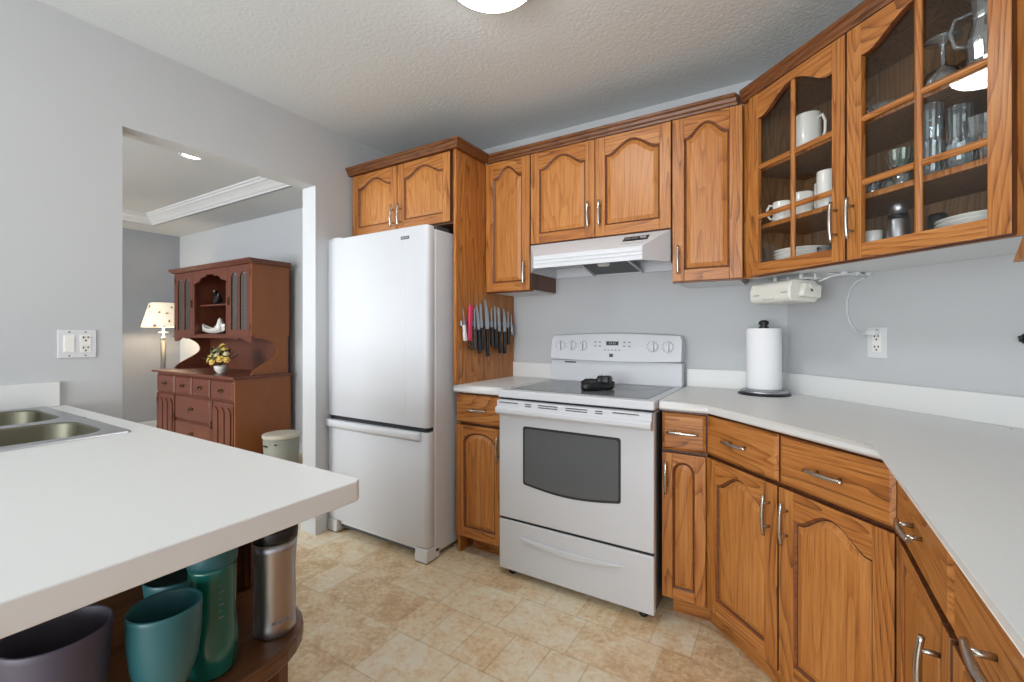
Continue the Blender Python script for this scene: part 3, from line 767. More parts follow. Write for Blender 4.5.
for i, ch in enumerate((0.372, 0.382, 0.394, 0.404)): b.box(ch, ch + 0.005, yf(1.137) - 0.0030, yf(1.137) - 0.0023, 1.132, 1.142, MESHG)
b.build('digits', dsp)
b = MB()
for gx in (0.285, 0.312, 0.452, 0.480):
    for gz in (1.143, 1.122): b.box(gx, gx + 0.012, yf(gz) - 0.0014, yf(gz) + 0.002, gz - 0.004, gz + 0.004, MESHG)
for i in range(5): gz = 1.100; gx = 0.345 + i * 0.020; b.box(gx, gx + 0.010, yf(gz) - 0.0014, yf(gz) + 0.002, gz - 0.003, gz + 0.003, MESHG)
b.build('buttons', cp)
b = MB(); gz = 1.070; b.box(0.377, 0.398, yf(gz) - 0.0016, yf(gz) + 0.002, gz - 0.009, gz + 0.010, DGREY); b.build('badge', cp)
b = MB(); b.box(0.10, 0.17, 0.5535, 0.556, 1.022, 1.029, BLACK); b.build('oven_vent', t)

# black spoon rest on the cooktop
def glove(name, label, cat, loc, rot):
    b = MB(); n = 22
    def sheet(cx, cy, L, Wd, z, th, ang, lobes):
        pts = []
        for i in range(n):
            a = 2 * PI * i / n; r = 1 + 0.22 * math.cos(lobes * a + 0.7)
            x = L * r * math.cos(a); y = Wd * r * math.sin(a)
            pts.append((cx + x * math.cos(ang) - y * math.sin(ang), cy + x * math.sin(ang) + y * math.cos(ang)))
        rings = []
        for k_, (s_, dz) in enumerate(((0.85, 0), (1.0, 0.25), (1.0, 0.75), (0.8, 1.0), (0.4, 1.05 + 0.1 * math.sin(lobes)))):
            rings.append([b.bm.verts.new((cx + (p[0] - cx) * s_, cy + (p[1] - cy) * s_, z + th * dz + 0.003 * math.sin(3 * i_ + k_))) for i_, p in enumerate(pts)])
        for A, B in zip(rings, rings[1:]):
            for i in range(n): j = (i + 1) % n; b.face([A[i], A[j], B[j], B[i]], BLACK, True)
        b.face(rings[0][::-1], BLACK); b.face(rings[-1], BLACK, True)
    sheet(0, -0.045, 0.080, 0.034, 0.003, 0.032, 0.45, 3); sheet(0.0, 0.075, 0.080, 0.034, 0.003, 0.036, -0.30, 3); sheet(0.04, 0.015, 0.040, 0.034, 0.014, 0.050, 0.9, 4)
    o = b.build(name); o.location = loc; o.rotation_euler = (0, 0, rot); tag(o, label, cat); return o
glove('trivet', 'crumpled black silicone trivet lying on the grey cooktop', 'trivet', (SX + 0.415, SY + 0.240, 0.9178), 0.3)

# ------------------------------------------------------------------ range hood
t = thing('range_hood', 'white under-cabinet range hood above the stove', 'hood', (-1.234, 2.05, 0))
HWd = 0.752
b = MB()
z0, zl, zt = 1.528, 1.590, 1.679
# outline: mitred front corners
f0, f1 = 0.098, HWd - 0.092
V = {}
def vv(k, x, y, z): V[k] = b.bm.verts.new((x, y, z)); return V[k]
vv('a', f0, 0, z0); vv('b', f1, 0, z0); vv('c', HWd, 0.145, z0); vv('d', HWd, 0.46, z0); vv('e', 0, 0.46, z0); vv('f', 0, 0.145, z0)
vv('A', f0, 0, zl); vv('B', f1, 0, zl); vv('C', HWd, 0.145, zt); vv('D', HWd, 0.46, zt); vv('E_', 0, 0.46, zt); vv('F', 0, 0.145, zt)
V['E'] = V['E_']
for q_ in ('abBA', 'bcCB', 'cdDC', 'deED', 'efFE', 'faAF', 'ABCF', 'FCDE'): b.face([V[c_] for c_ in q_], WHITE)
# inner recess
i_ = 0.012
inn = [(f0 + i_, i_), (f1 - i_, i_), (HWd - i_, 0.15), (HWd - i_, 0.46 - i_), (i_, 0.46 - i_), (i_, 0.15)]
lo = [b.bm.verts.new((x, y, z0)) for x, y in inn]; up = [b.bm.verts.new((x, y, 1.583)) for x, y in inn]
ou = [V[c_] for c_ in 'abcdef']
for i in range(6): j = (i + 1) % 6; b.face([ou[i], lo[i], lo[j], ou[j]], WHITE); b.face([lo[i], up[i], up[j], lo[j]], WHITE)
b.face(up, WHITE)
hb = b.build('shell', t)
b = MB()
for zz in (1.553, 1.571): b.box(f0 + 0.002, f1 - 0.002, -0.003, 0.0, zz - 0.004, zz + 0.004, WHITE)
b.build('front_ribs', t, bevel=0.002)
b = MB()
yA = lambda z: (z - zl) / (zt - zl) * 0.145 - 0.001
P0 = [(0.545, 1.630), (0.665, 1.630), (0.665, 1.660), (0.545, 1.660)]
vs = [b.bm.verts.new((x, yA(z) - 0.001, z)) for x, z in P0] + [b.bm.verts.new((x, yA(z) + 0.002, z)) for x, z in P0]
for q_ in ((0, 1, 2, 3), (7, 6, 5, 4), (0, 4, 5, 1), (1, 5, 6, 2), (2, 6, 7, 3), (3, 7, 4, 0)): b.face([vs[i] for i in q_], BLACK)
cpn = b.build('control_strip', t)
b = MB()
for i in range(3):
    x = 0.553 + i * 0.037; zz = 1.645; b.box(x, x + 0.028, yA(zz) - 0.006, yA(zz) - 0.001, zz - 0.006, zz + 0.006, DGREY if i < 2 else MESHG)
b.build('switches', cpn)
b = MB(); b.box(0.545, 0.655, yA(1.613) - 0.0015, yA(1.613) + 0.001, 1.608, 1.6145, MESHG); b.build('marking_line', t)
b = MB()
vs = []
for x, y, z in ((0.275, 0.15, 1.575), (0.515, 0.15, 1.575), (0.535, 0.43, 1.531), (0.268, 0.43, 1.531)): vs.append((x, y, z))
A = [b.bm.verts.new(p) for p in vs]; B = [b.bm.verts.new((p[0], p[1], p[2] + 0.006)) for p in vs]
b.face(A, FILT); b.face(B[::-1], FILT)
for i in range(4): j = (i + 1) % 4; b.face([A[i], A[j], B[j], B[i]], FILT)
b.build('grease_filter', t)
for xx in (0.262, 0.541):
    b = MB(); b.tube([(xx + (0.012 if xx < 0.4 else -0.02), 0.13, 1.576), (xx, 0.435, 1.529)], 0.006, WHITE, seg=6); b.build('filter_rail', t)
b = MB(); b.lathe([(0.0, 0.0), (0.022, 0.001), (0.026, 0.010), (0.026, 0.016)], CREAM, c=(0.39, 0.235, 1.546), seg=20, sx=1.3); b.build('bulb_cover', t)
b = MB(); b.tube([(0.05, 0.12, 1.579), (0.08, 0.14, 1.56)], 0.006, DGREY, seg=8); b.build('mounting_clip', t)

# ------------------------------------------------------------------ knives on the panel
PX = -1.538
b = MB(); b.box(PX + 0.0005, PX + 0.014, 1.945, 2.47, 1.232, 1.262, STEEL); tag(b.build('magnetic_strip', bevel=0.002), 'steel magnetic strip on the oak side panel holding the knives', 'knife strip')
def knife(y, ztip, zend, wd, tilt, label, hcol=BLACK, shape='chef', zj=None):
    t = thing('kitchen_knife', label, 'knife', (PX + 0.0155, y, 0), 0, 'knives on the magnetic strip')
    zj = zj or (ztip * 0.48 + zend * 0.52)
    L = ztip - zj
    b = MB()
    if shape == 'chef': pr = [(-wd * 0.35, zj), (wd * 0.65, zj), (wd * 0.6, zj + L * 0.55), (wd * 0.2, zj + L * 0.88), (-wd * 0.3, ztip), (-wd * 0.38, zj + L * 0.5)]
    elif shape == 'bread': pr = [(-wd * 0.5, zj), (wd * 0.5, zj), (wd * 0.5, ztip - 0.02), (wd * 0.25, ztip - 0.002), (-wd * 0.35, ztip), (-wd * 0.5, ztip - 0.01)]
    else: pr = [(-wd * 0.4, zj), (wd * 0.4, zj), (wd * 0.35, zj + L * 0.6), (0, ztip), (-wd * 0.4, zj + L * 0.8)]
    b.prism(pr, 0.0, 0.0022, BLADE, axis='x'); b.build('blade', t)
    b = MB(); h = zj - zend
    b.prism([(-0.009, zj), (0.010, zj), (0.008, zj - h * 0.3), (0.011, zj - h * 0.6), (0.013, zend + 0.004), (0.006, zend), (-0.008, zend + 0.002), (-0.010, zj - h * 0.7), (-0.007, zj - h * 0.35)], -0.006, 0.009, hcol, axis='x')
    b.build('handle', t, bevel=0.002)
    # tilt about strip height
    zc = 1.247; a = math.radians(tilt)
    t.rotation_euler = (a, 0, 0); t.location = (PX + 0.0205, y + math.sin(a) * zc, zc - math.cos(a) * zc)
    return t
KN = [
 (1.958, 1.335, 1.150, 0.012, 6, 'small white-handled paring knife at the left end of the strip', WHITE2, 'pare'),
 (2.055, 1.345, 1.100, 0.016, 0, 'slim utility knife just right of the pink sheathed knife', DGREY, 'pare'),
 (2.086, 1.362, 1.075, 0.026, 6, 'black-handled carving knife third from the pink one, tilted', BLACK, 'chef'),
 (2.120, 1.364, 1.095, 0.022, 5, 'black-handled knife left of the longest chef knife', BLACK, 'bread'),
 (2.172, 1.395, 1.055, 0.038, 4, 'longest chef knife with broad blade and black handle', BLACK, 'chef'),
 (2.225, 1.350, 1.115, 0.020, 2, 'short black-handled knife right of the longest chef knife', BLACK, 'pare'),
 (2.262, 1.355, 1.095, 0.020, 3, 'slim black-handled knife in the middle of the right half', BLACK, 'bread'),
 (2.305, 1.350, 1.070, 0.028, 5, 'bright straight-bladed knife fourth from the strip right end', BLACK, 'bread'),
 (2.362, 1.352, 1.065, 0.034, 2, 'wide pointed knife third from the right end of the strip', BLACK, 'chef'),
 (2.408, 1.340, 1.120, 0.018, 2, 'short steak knife second from the right end of the strip', BLACK, 'pare'),
 (2.448, 1.320, 1.180, 0.014, 4, 'smallest knife at the right end of the strip by the wall', STEEL, 'pare'),
]
for y, a_, c_, w_, ti, lb, hc, sh in KN: knife(y, a_, c_, w_, ti, lb, hc, sh)
t = thing('kitchen_scissors', 'pink kitchen scissors with dark loops on the strip left end', 'scissors', (PX + 0.018, 2.008, 0))
b = MB(); b.prism([(-0.016, 1.155), (0.010, 1.150), (0.022, 1.345), (-0.006, 1.350)], 0, 0.012, PINK, axis='x'); b.build('sheath', t, bevel=0.003)
b = MB()
for dy, dz in ((-0.006, 1.128), (0.020, 1.118)):
    b.tube([(0.006, dy + 0.014 * math.cos(a * PI / 6), dz + 0.018 * math.sin(a * PI / 6)) for a in range(13)], 0.0035, BLACK, seg=6, cap=False)
b.build('finger_loops', t)

# ------------------------------------------------------------------ paper towel, radio, outlet, cord
t = thing('paper_towel_holder', 'upright paper towel roll on a steel and black stand in the counter corner', 'paper towel', (-0.108, 2.366, ZT + 0.0005))
b = MB(); b.lathe([(0.0, 0.0), (0.108, 0.0), (0.108, 0.004), (0.10, 0.008), (0.0, 0.008)], BLACK, seg=40); b.build('rubber_base', t)
b = MB(); b.lathe([(0.098, 0.0082), (0.096, 0.018), (0.080, 0.024), (0.0, 0.024)], STEEL, seg=40); b.build('steel_base', t)
b = MB(); b.lathe([(0.018, 0.0245), (0.071, 0.0245), (0.072, 0.03), (0.072, 0.296), (0.069, 0.300), (0.018, 0.300)], PAPER, seg=40)
b.build('paper_roll', t)
b = MB(); b.tube([(0, 0, 0.024), (0, 0, 0.30)], 0.006, STEEL, seg=10); b.lathe([(0.0, 0.297), (0.02, 0.298), (0.022, 0.304), (0.014, 0.312), (0.022, 0.320), (0.020, 0.332), (0.008, 0.338), (0.0, 0.3385)], BLACK, seg=20); b.build('finial', t)

# under-cabinet appliance, local frame of the diagonal face
t = thing('can_opener', 'cream electric can opener hanging under the glass-door cabinet', 'can opener', (cx0 - 0.010, cy0 + 0.010, 0), -45)
rx_ = lambda s: s
b = MB(); z1_, z0_ = 1.407, 1.318
pr = [(0.028, z0_ + 0.016), (0.040, z0_ + 0.003), (0.150, z0_), (0.165, z0_ + 0.008), (0.168, z1_ - 0.02), (0.150, z1_ - 0.002), (0.052, z1_), (0.036, z1_ - 0.006), (0.027, z1_ - 0.035)]
b.prism(pr, 0.020, 0.232, CREAM, axis='x'); body = b.build('housing', t, bevel=0.007, segs=3)
b = MB(); pr2 = [(0.060, z0_ + 0.020), (0.155, z0_ + 0.012), (0.160, z1_ - 0.024), (0.075, z1_ - 0.012)]
b.prism(pr2, 0.2325, 0.258, CREAM, axis='x'); b.build('end_piece', t, bevel=0.010, segs=3)
b = MB(); b.prism([(0.09, z1_ - 0.02), (0.10, z1_ - 0.03), (0.13, z0_ + 0.03), (0.118, z0_ + 0.03), (0.098, z0_ + 0.055)], 0.259, 0.266, CREAM, axis='x'); b.lathe([(0.006, 0), (0.006, 0.004), (0, 0.004)], DGREY, c=(0.259, 0.105, z0_ + 0.045), M=Matrix.Rotation(PI / 2, 4, 'Y'), seg=12); b.build('cutting_lever', t)
b = MB(); b.box(0.045, 0.075, 0.0255, 0.0275, 1.352, 1.355, MESHG); b.box(0.19, 0.22, 0.0255, 0.0275, 1.356, 1.359, MESHG)
b.tube([(0.10, 0.026, 1.338), (0.125, 0.0235, 1.335), (0.155, 0.026, 1.338)], 0.003, CREAM, seg=6); b.build('markings', t)
for xx in (0.085, 0.215):
    b = MB(); b.tube([(xx, 0.10, z1_ - 0.004), (xx, 0.10, ZU0 - 0.0035)], 0.008, WHITE2, seg=10); b.build('spacer', t)
    b = MB(); b.tube([(xx + 0.035, 0.13, z1_ - 0.004), (xx + 0.035, 0.13, ZU0 - 0.0035)], 0.005, WHITE2, seg=8); b.build('spacer', t)
b = MB(); b.box(0.01, 0.255, 0.09, 0.15, 1.4075, 1.412, WHITE2); b.build('mounting_plate', t)

def wall45(x, off=0.0):   # a point on the diagonal wall
    return (x - off / M2, CW - x - off / M2)
yl = (CW - CF) / M2
t = thing('power_cord', 'white power cord clipped under the cabinet and looping down to the outlet', 'cord', (cx0, cy0, 0), -45)
b = MB()
pts = [(0.262, 0.12, 1.395), (0.285, 0.15, 1.412), (0.300, 0.20, 1.422), (0.300, 0.26, 1.423), (0.295, yl - 0.03, 1.420), (0.290, yl - 0.014, 1.412)]
b.tube(pts, 0.0035, WHITE2, seg=8)
# hanging loop along the wall plane
loop = [(0.290, yl - 0.014, 1.412), (0.250, yl - 0.010, 1.402), (0.222, yl - 0.008, 1.375), (0.206, yl - 0.007, 1.33), (0.206, yl - 0.007, 1.28), (0.220, yl - 0.008, 1.235), (0.248, yl - 0.012, 1.203), (0.278, yl - 0.02, 1.190), (0.302, yl - 0.022, 1.194)]
b.tube(loop, 0.0033, WHITE2, seg=8); b.build('cable', t)
b = MB(); b.box(0.300, 0.336, yl - 0.030, yl - 0.0055, 1.186, 1.206, WHITE2); b.build('plug', t, bevel=0.003)
b = MB()
for yy in (0.19, 0.25, 0.31): b.box(0.290, 0.310, yy, yy + 0.014, 1.4175, ZU0 - 0.0035, WHITE2)
b.box(0.262, 0.275, 0.16, 0.33, 1.420, 1.4265, WHITE2); b.build('cable_clips', t, bevel=0.001)
def outlet(t, x, zc, y):
    for dz in (0.020, -0.020):
        b = MB()
        b.box(x - 0.0085, x - 0.0055, y - 0.0022, y, zc + dz + 0.001, zc + dz + 0.009, BLACK); b.box(x + 0.0055, x + 0.0085, y - 0.0022, y, zc + dz + 0.002, zc + dz + 0.009, BLACK)
        b.lathe([(0.003, 0), (0.003, 0.0022), (0, 0.0022)], BLACK, c=(x, y, zc + dz - 0.007), M=Mk, seg=10)
        b.build('slots', t)
t = thing('wall_outlet', 'white duplex wall outlet with the white plug in it, above the backsplash', 'outlet', (cx0, cy0, 0), -45)
ox = 0.325
b = MB(); b.box(ox - 0.037, ox + 0.037, yl - 0.0052, yl - 0.0002, 1.098, 1.216, WHITE2); b.build('cover_plate', t, bevel=0.002)
b = MB(); b.box(ox - 0.017, ox + 0.017, yl - 0.0066, yl - 0.0053, 1.122, 1.192, CERAM); b.build('receptacle', t, bevel=0.001)
outlet(t, ox, 1.157, yl - 0.0067)
b = MB(); b.lathe([(0.003, 0), (0.002, 0.001), (0, 0.0012)], DGREY, c=(ox, yl - 0.0053, 1.207), M=Mk, seg=10); b.build('screw', t)
t = thing('wall_hook', 'small black hook on the wall at the right picture edge', 'hook', (cx0, cy0, 0), -45)
hx = 0.755
b = MB(); b.lathe([(0.0, 0.0), (0.016, 0.001), (0.016, 0.006), (0.008, 0.012), (0.0, 0.013)], BLACK, c=(hx, yl - 0.0005, 1.178), M=Mk, seg=16); b.tube([(hx, yl - 0.012, 1.178), (hx, yl - 0.03, 1.172), (hx, yl - 0.034, 1.186)], 0.004, BLACK, seg=8); b.build('hook', t)
# wooden bracket under the right cabinet
t = thing('wooden_bracket', 'light wooden bracket under the right wall cabinet at the picture edge', 'bracket', (0.40, 1.381, 0), -90)
b = MB(); b.prism([(0.0, 1.345), (0.115, 1.352), (0.115, 1.427), (0.090, 1.427)], 0.0, 0.018, OAK, axis='y'); b.build('side_board', t, bevel=0.002)
b = MB(); b.box(0.02, 0.16, 0.0185, 0.12, 1.352, 1.366, OAKH); b.build('shelf_board', t, bevel=0.002)

# light switch + outlet on the left wall (local x along +y world when rot=90)
t = thing('switch_plate', 'white double wall plate with rocker switch and outlet near the sink', 'switch', (XL, 0.561, 0), 90)
b = MB(); b.box(0.0, 0.114, -0.0052, -0.0002, 1.097, 1.207, WHITE2); b.build('cover_plate', t, bevel=0.002)
b = MB(); b.box(0.016, 0.050, -0.0068, -0.0053, 1.118, 1.186, CERAM); b.box(0.019, 0.047, -0.0085, -0.0066, 1.121, 1.183, CERAM); b.build('rocker_switch', t, bevel=0.001)
b = MB(); b.box(0.064, 0.098, -0.0068, -0.0053, 1.118, 1.186, CERAM); b.build('receptacle', t, bevel=0.001)
outlet(t, 0.081, 1.152, -0.0069)
b = MB()
for x in (0.033, 0.081):
    for z in (1.106, 1.198): b.lathe([(0.0028, 0), (0.002, 0.001), (0, 0.0012)], DGREY, c=(x, -0.0053, z), M=Mk, seg=10)
b.build('screws', t)

# ------------------------------------------------------------------ peninsula
IX, IY = -0.699, 0.587
t = thing('peninsula_countertop', 'white laminate peninsula countertop in the left foreground, sink set in it', 'countertop')
sx0, sx1, sy0, sy1 = -2.372, -1.598, 0.030, 0.510   # hole
b = MB(); z0, z1 = 0.876, ZT
outer = [(XL + 0.001, -0.075), (IX, -0.075), (IX, IY - 0.012), (IX - 0.009, IY), (XL + 0.001, IY)]
inner = [(sx0, sy0), (sx1, sy0), (sx1, sy1), (sx1, sy1), (sx0, sy1)]
for z in (z0, z1):
    O = [b.bm.verts.new((x, y, z)) for x, y in outer]; I = [b.bm.verts.new((x, y, z)) for x, y in (inner[0], inner[1], inner[2], inner[4])]
    im = [I[0], I[1], I[2], I[2], I[3]]
    for i in range(5):
        j = (i + 1) % 5; fs = [O[i], O[j], im[j], im[i]] if im[i] != im[j] else [O[i], O[j], im[i]]
        b.face(fs, COUNTER)
    if z == z0: O0, I0 = O, I
for i in range(5): j = (i + 1) % 5; b.face([O0[i], O0[j], O[j], O[i]], COUNTER)
for i in range(4): j = (i + 1) % 4; b.face([I0[i], I0[j], I[j], I[i]], COUNTER)
b.build('worktop', t, bevel=0.0025, segs=3)
b = MB(); b.box(XL + 0.001, XL + 0.019, -0.075, 0.565, ZT + 0.0003, 1.008, COUNTER); b.build('backsplash', t, bevel=0.002)
# sink
t = thing('kitchen_sink', 'stainless steel double-bowl sink set in the left peninsula counter', 'sink')
b = MB(); rz = ZT + 0.005
ro = [(-2.385, 0.015), (-1.583, 0.015), (-1.583, 0.523), (-2.385, 0.523)]
bowls = [(-2.335, -1.985, 0.07, 0.485), (-1.925, -1.625, 0.07, 0.485)]
def rrect(x0, x1, y0, y1, r, n=6):
    pts = []
    for cx_, cy_, a0 in ((x1 - r, y1 - r, 0), (x0 + r, y1 - r, 90), (x0 + r, y0 + r, 180), (x1 - r, y0 + r, 270)):
        for i in range(n + 1): a = math.radians(a0 + 90 * i / n); pts.append((cx_ + r * math.cos(a), cy_ + r * math.sin(a)))
    return pts
xm = -1.955
for (bx0_, bx1_, by0_, by1_), (ox0, ox1) in zip(bowls, ((-2.385, xm), (xm, -1.583))):
    inn = rrect(bx0_, bx1_, by0_, by1_, 0.07)
    out = rrect(ox0, ox1, 0.015, 0.523, 0.012)
    k_ = len(inn)
    I = [b.bm.verts.new((x, y, rz)) for x, y in inn]; O = [b.bm.verts.new((x, y, rz)) for x, y in out]
    for i in range(k_): b.face([O[i], O[(i + 1) % k_], I[(i + 1) % k_], I[i]], STEEL)
    cxm, cym = (bx0_ + bx1_) / 2, (by0_ + by1_) / 2; prev = I
    for s_, z in ((0.985, rz - 0.006), (0.95, rz - 0.15), (0.88, rz - 0.175), (0.15, rz - 0.182)):
        cur = [b.bm.verts.new((cxm + (x - cxm) * s_, cym + (y - cym) * s_, z)) for x, y in inn]
        for i in range(k_): b.face([prev[i], prev[(i + 1) % k_], cur[(i + 1) % k_], cur[i]], BOWL, True)
        prev = cur
    b.face(prev, DGREY)
out = rrect(-2.385, -1.583, 0.015, 0.523, 0.014)
A = [b.bm.verts.new((x, y, rz)) for x, y in out]; c0 = (-1.984, 0.269)
B = [b.bm.verts.new((c0[0] + (x - c0[0]) * 1.006, c0[1] + (y - c0[1]) * 1.01, ZT + 0.0006)) for x, y in out]
for i in range(len(A)): j = (i + 1) % len(A); b.face([A[i], A[j], B[j], B[i]], STEEL, True)
b.build('basin', t)
# peninsula base
t = thing('peninsula_cabinet', 'brown wooden peninsula base with open rounded end shelves holding cups', 'cabinet')
b = MB(); b.box(XL + 0.002, XL + 0.018, -0.04, 0.55, 0.1, 0.875, SHW); b.box(-1.02, -1.0, -0.04, 0.55, 0.001, 0.875, SHW)
b.box(XL + 0.018, -1.02, 0.532, 0.55, 0.001, 0.875, SHW); b.box(XL + 0.018, -1.02, -0.04, -0.022, 0.1, 0.875, SHW); b.box(XL + 0.018, -1.02, -0.022, 0.532, 0.1, 0.118, SHW)
b.build('carcass', t)
def shelf_poly(x0=-1.0, x1=-0.728, y0=-0.04, y1=0.548, r=0.14):
    pts = [(x0, y0)]
    for cx_, cy_, a0 in ((x1 - r, y0 + r, 270), (x1 - r, y1 - r, 0)):
        for i in range(9): a = math.radians(a0 + 90 * i / 8); pts.append((cx_ + r * math.cos(a), cy_ + r * math.sin(a)))
    pts.append((x0, y1)); return pts
for zt_ in (0.652, 0.36, 0.10):
    b = MB(); b.prism(shelf_poly(), zt_ - 0.030, zt_, SHW); o = b.build('shelf', t, bevel=0.007, segs=3)
for yy in (0.19, 0.475):
    b = MB(); b.box(-0.999, -0.79, yy, yy + 0.018, 0.3605, 0.6215, SHW); b.build('divider', t)
b = MB(); b.box(-0.999, -0.975, 0.525, 0.549, 0.6525, 0.875, SHW); b.build('corner_post', t)

# cups on the shelf
def cup(name, label, cat, loc, parts):
    t = thing(name, label, cat, loc)
    for nm, prof, m, sg in parts:
        b = MB(); b._cap = False; b.lathe(prof, m, seg=sg); b.build(nm, t)
    return t
ZS = 0.6525
cup('tumbler_cup', 'wide plum plastic cup at the left end of the peninsula shelf', 'cup', (-0.786, 0.184, ZS), [
    ('cup_body', [(0.0, 0.0), (0.030, 0.0), (0.034, 0.008), (0.048, 0.09), (0.053, 0.160), (0.0535, 0.168), (0.052, 0.170), (0.0505, 0.167), (0.045, 0.09), (0.030, 0.012), (0.0, 0.01)], PURP, 40)])
cup('tumbler_cup', 'wide matte teal cup in front of the green bottle', 'cup', (-0.752, 0.286, ZS), [
    ('cup_body', [(0.0, 0.0), (0.017, 0.0), (0.018, 0.012), (0.013, 0.022), (0.016, 0.032), (0.029, 0.050), (0.039, 0.080), (0.0430, 0.115), (0.0440, 0.152), (0.0440, 0.158), (0.0425, 0.160), (0.041, 0.157), (0.040, 0.115), (0.035, 0.082), (0.024, 0.056), (0.0, 0.048)], TEAL, 40)])
cup('tumbler_cup', 'teal cup behind the matte teal one, mostly under the counter', 'cup', (-0.945, 0.375, ZS), [
    ('cup_body', [(0.0, 0.0), (0.025, 0.0), (0.028, 0.01), (0.040, 0.05), (0.046, 0.100), (0.0465, 0.108), (0.045, 0.110), (0.038, 0.05), (0.025, 0.012), (0.0, 0.01)], TEAL, 40)])
t = cup('water_bottle', 'tall glossy green-teal bottle between the teal cup and steel tumbler', 'bottle', (-0.796, 0.368, ZS), [
    ('bottle_body', [(0.0, 0.0), (0.030, 0.0), (0.034, 0.006), (0.036, 0.05), (0.032, 0.09), (0.033, 0.165), (0.033, 0.172), (0.0, 0.172)], TEALG, 40),
    ('cap', [(0.0, 0.1725), (0.0345, 0.1725), (0.035, 0.178), (0.0355, 0.200), (0.031, 0.207), (0.0, 0.209)], TEAL, 40)])
b = MB()
for i in range(6): zz = 0.095 + i * 0.010; b.box(0.0325, 0.0336, -0.006, -0.002 if i % 2 else 0.0015, zz, zz + 0.001, MESHG)
b.build('measure_marks', t)
t = cup('travel_tumbler', 'stainless steel travel tumbler at the right end of the shelf', 'tumbler', (-0.806, 0.478, ZS), [
    ('tumbler_body', [(0.0, 0.0), (0.0335, 0.0), (0.035, 0.004), (0.035, 0.018), (0.034, 0.022), (0.0345, 0.06), (0.0335, 0.11), (0.036, 0.150), (0.0375, 0.166), (0.0, 0.167)], STEEL, 48),
    ('lid', [(0.0, 0.167), (0.0375, 0.1675), (0.038, 0.173), (0.0385, 0.188), (0.037, 0.190), (0.035, 0.180), (0.0, 0.178)], BLACK, 48)])
b = MB(); b.prism([(0.005, 0.1905), (0.0375, 0.1885), (0.0375, 0.205), (0.033, 0.212), (0.018, 0.208), (0.012, 0.197)], -0.016, 0.016, BLACK, axis='y'); b.build('flip_tab', t, bevel=0.002)
b = MB()
for i in range(6):
    a = -0.62 + 0.15 * i; b.box(0.0348 * math.cos(a) - 0.001, 0.0352 * math.cos(a) + 0.0005, 0.0350 * math.sin(a) - 0.0016, 0.0350 * math.sin(a) + 0.0016, 0.026, 0.031 + 0.001 * (i % 2), MESHG)
b.build('lettering', t)

# ------------------------------------------------------------------ contents of the glass cabinet
def inside(s, d, z):   # local (along face, depth) -> world
    return (cx0 + (s + d) / M2, cy0 + (-s + d) / M2, z)
ZA, ZBs, ZCs = ZU0 + 0.0225, 1.6515, 1.8945
def plates(name, label, cat, loc, n, r, mat=CERAM, group=None):
    first = None
    for i in range(n):
        t_ = MB(); t_._cap = False
        t_.lathe([(0.0, 0.0), (r * 0.55, 0.0), (r * 0.62, 0.003), (r * 0.98, 0.012), (r, 0.0145), (r * 0.97, 0.0155), (r * 0.6, 0.007), (0.0, 0.005)], mat, seg=40)
        lb = label + (', bottom of the stack' if i == 0 else ', top of the stack' if i == n - 1 else ', number %d up in the stack' % (i + 1))
        if first is None:
            first = t_.build(name); first.location = loc; tag(first, lb, cat, group); o = first
        else:
            t_.bm.free(); o = first.copy(); C.objects.link(o); o.location = (loc[0], loc[1], loc[2] + i * 0.0125); o['label'] = lb
    return first
plates('dinner_plate', 'white plate behind the left glass door', 'plate', inside(0.165, 0.145, ZA), 6, 0.105, group='plates behind the left glass door')
plates('dinner_plate', 'white plate behind the right glass door', 'plate', inside(0.770, 0.170, ZA), 5, 0.125, group='plates behind the right glass door')
def mug(name, label, loc, r, h, hang, mat=CERAM, dark=True, group=None, cat='mug'):
    t = thing(name, label, cat, loc, hang, group)
    b = MB(); b._cap = False
    b.lathe([(0.0, 0.0), (r * 0.8, 0.0), (r * 0.9, 0.004), (r, 0.02), (r, h - 0.002), (r * 0.98, h), (r * 0.94, h - 0.002), (r * 0.9, 0.01), (0.0, 0.008)], mat, seg=28); b.build('mug_body', t)
    b = MB(); b.tube([(r * 0.96, 0, h * 0.82), (r * 1.35, 0, h * 0.86), (r * 1.62, 0, h * 0.66), (r * 1.6, 0, h * 0.40), (r * 1.3, 0, h * 0.2), (r * 0.95, 0, h * 0.2)], 0.005, mat, seg=8); b.build('handle', t)
    if dark:
        b = MB()
        for a in (-0.9, 0.0, 0.8):
            M = Matrix.Rotation(a - 1.2, 4, 'Z') @ Matrix.Translation((r * 0.995, 0, h * 0.5)) @ Matrix.Rotation(PI / 2, 4, 'Y')
            b.lathe([(0.012, 0.0), (0.012, 0.0012), (0.006, 0.0012), (0.006, 0.0)], BLACK, M=M, seg=16)
        b.build('dark_motif', t)
    return t
G = 'mugs on the middle cabinet shelf'
mug('coffee_mug', 'small white mug with dark motif at the far left of the mug row', inside(0.060, 0.125, ZBs), 0.026, 0.075, 250, group=G)
mug('coffee_mug', 'white mug with a round dark motif, second from left in the mug row', inside(0.124, 0.085, ZBs), 0.036, 0.085, 200, group=G)
mug('coffee_mug', 'plain white mug behind the glazing bar, middle of the mug row', inside(0.202, 0.105, ZBs), 0.038, 0.100, 45, dark=False, group=G)
mug('coffee_mug', 'white mug with dark motif, lower one of the stacked pair', inside(0.268, 0.140, ZBs), 0.034, 0.066, 235, group=G)
mug('coffee_mug', 'white mug stacked on the motif mug at the right of the row', inside(0.268, 0.140, ZBs + 0.068), 0.034, 0.055, 45, group=G)
mug('coffee_mug', 'tall plain white mug at the right end of the mug row', inside(0.334, 0.080, ZBs), 0.034, 0.140, 45, dark=False, group=G)
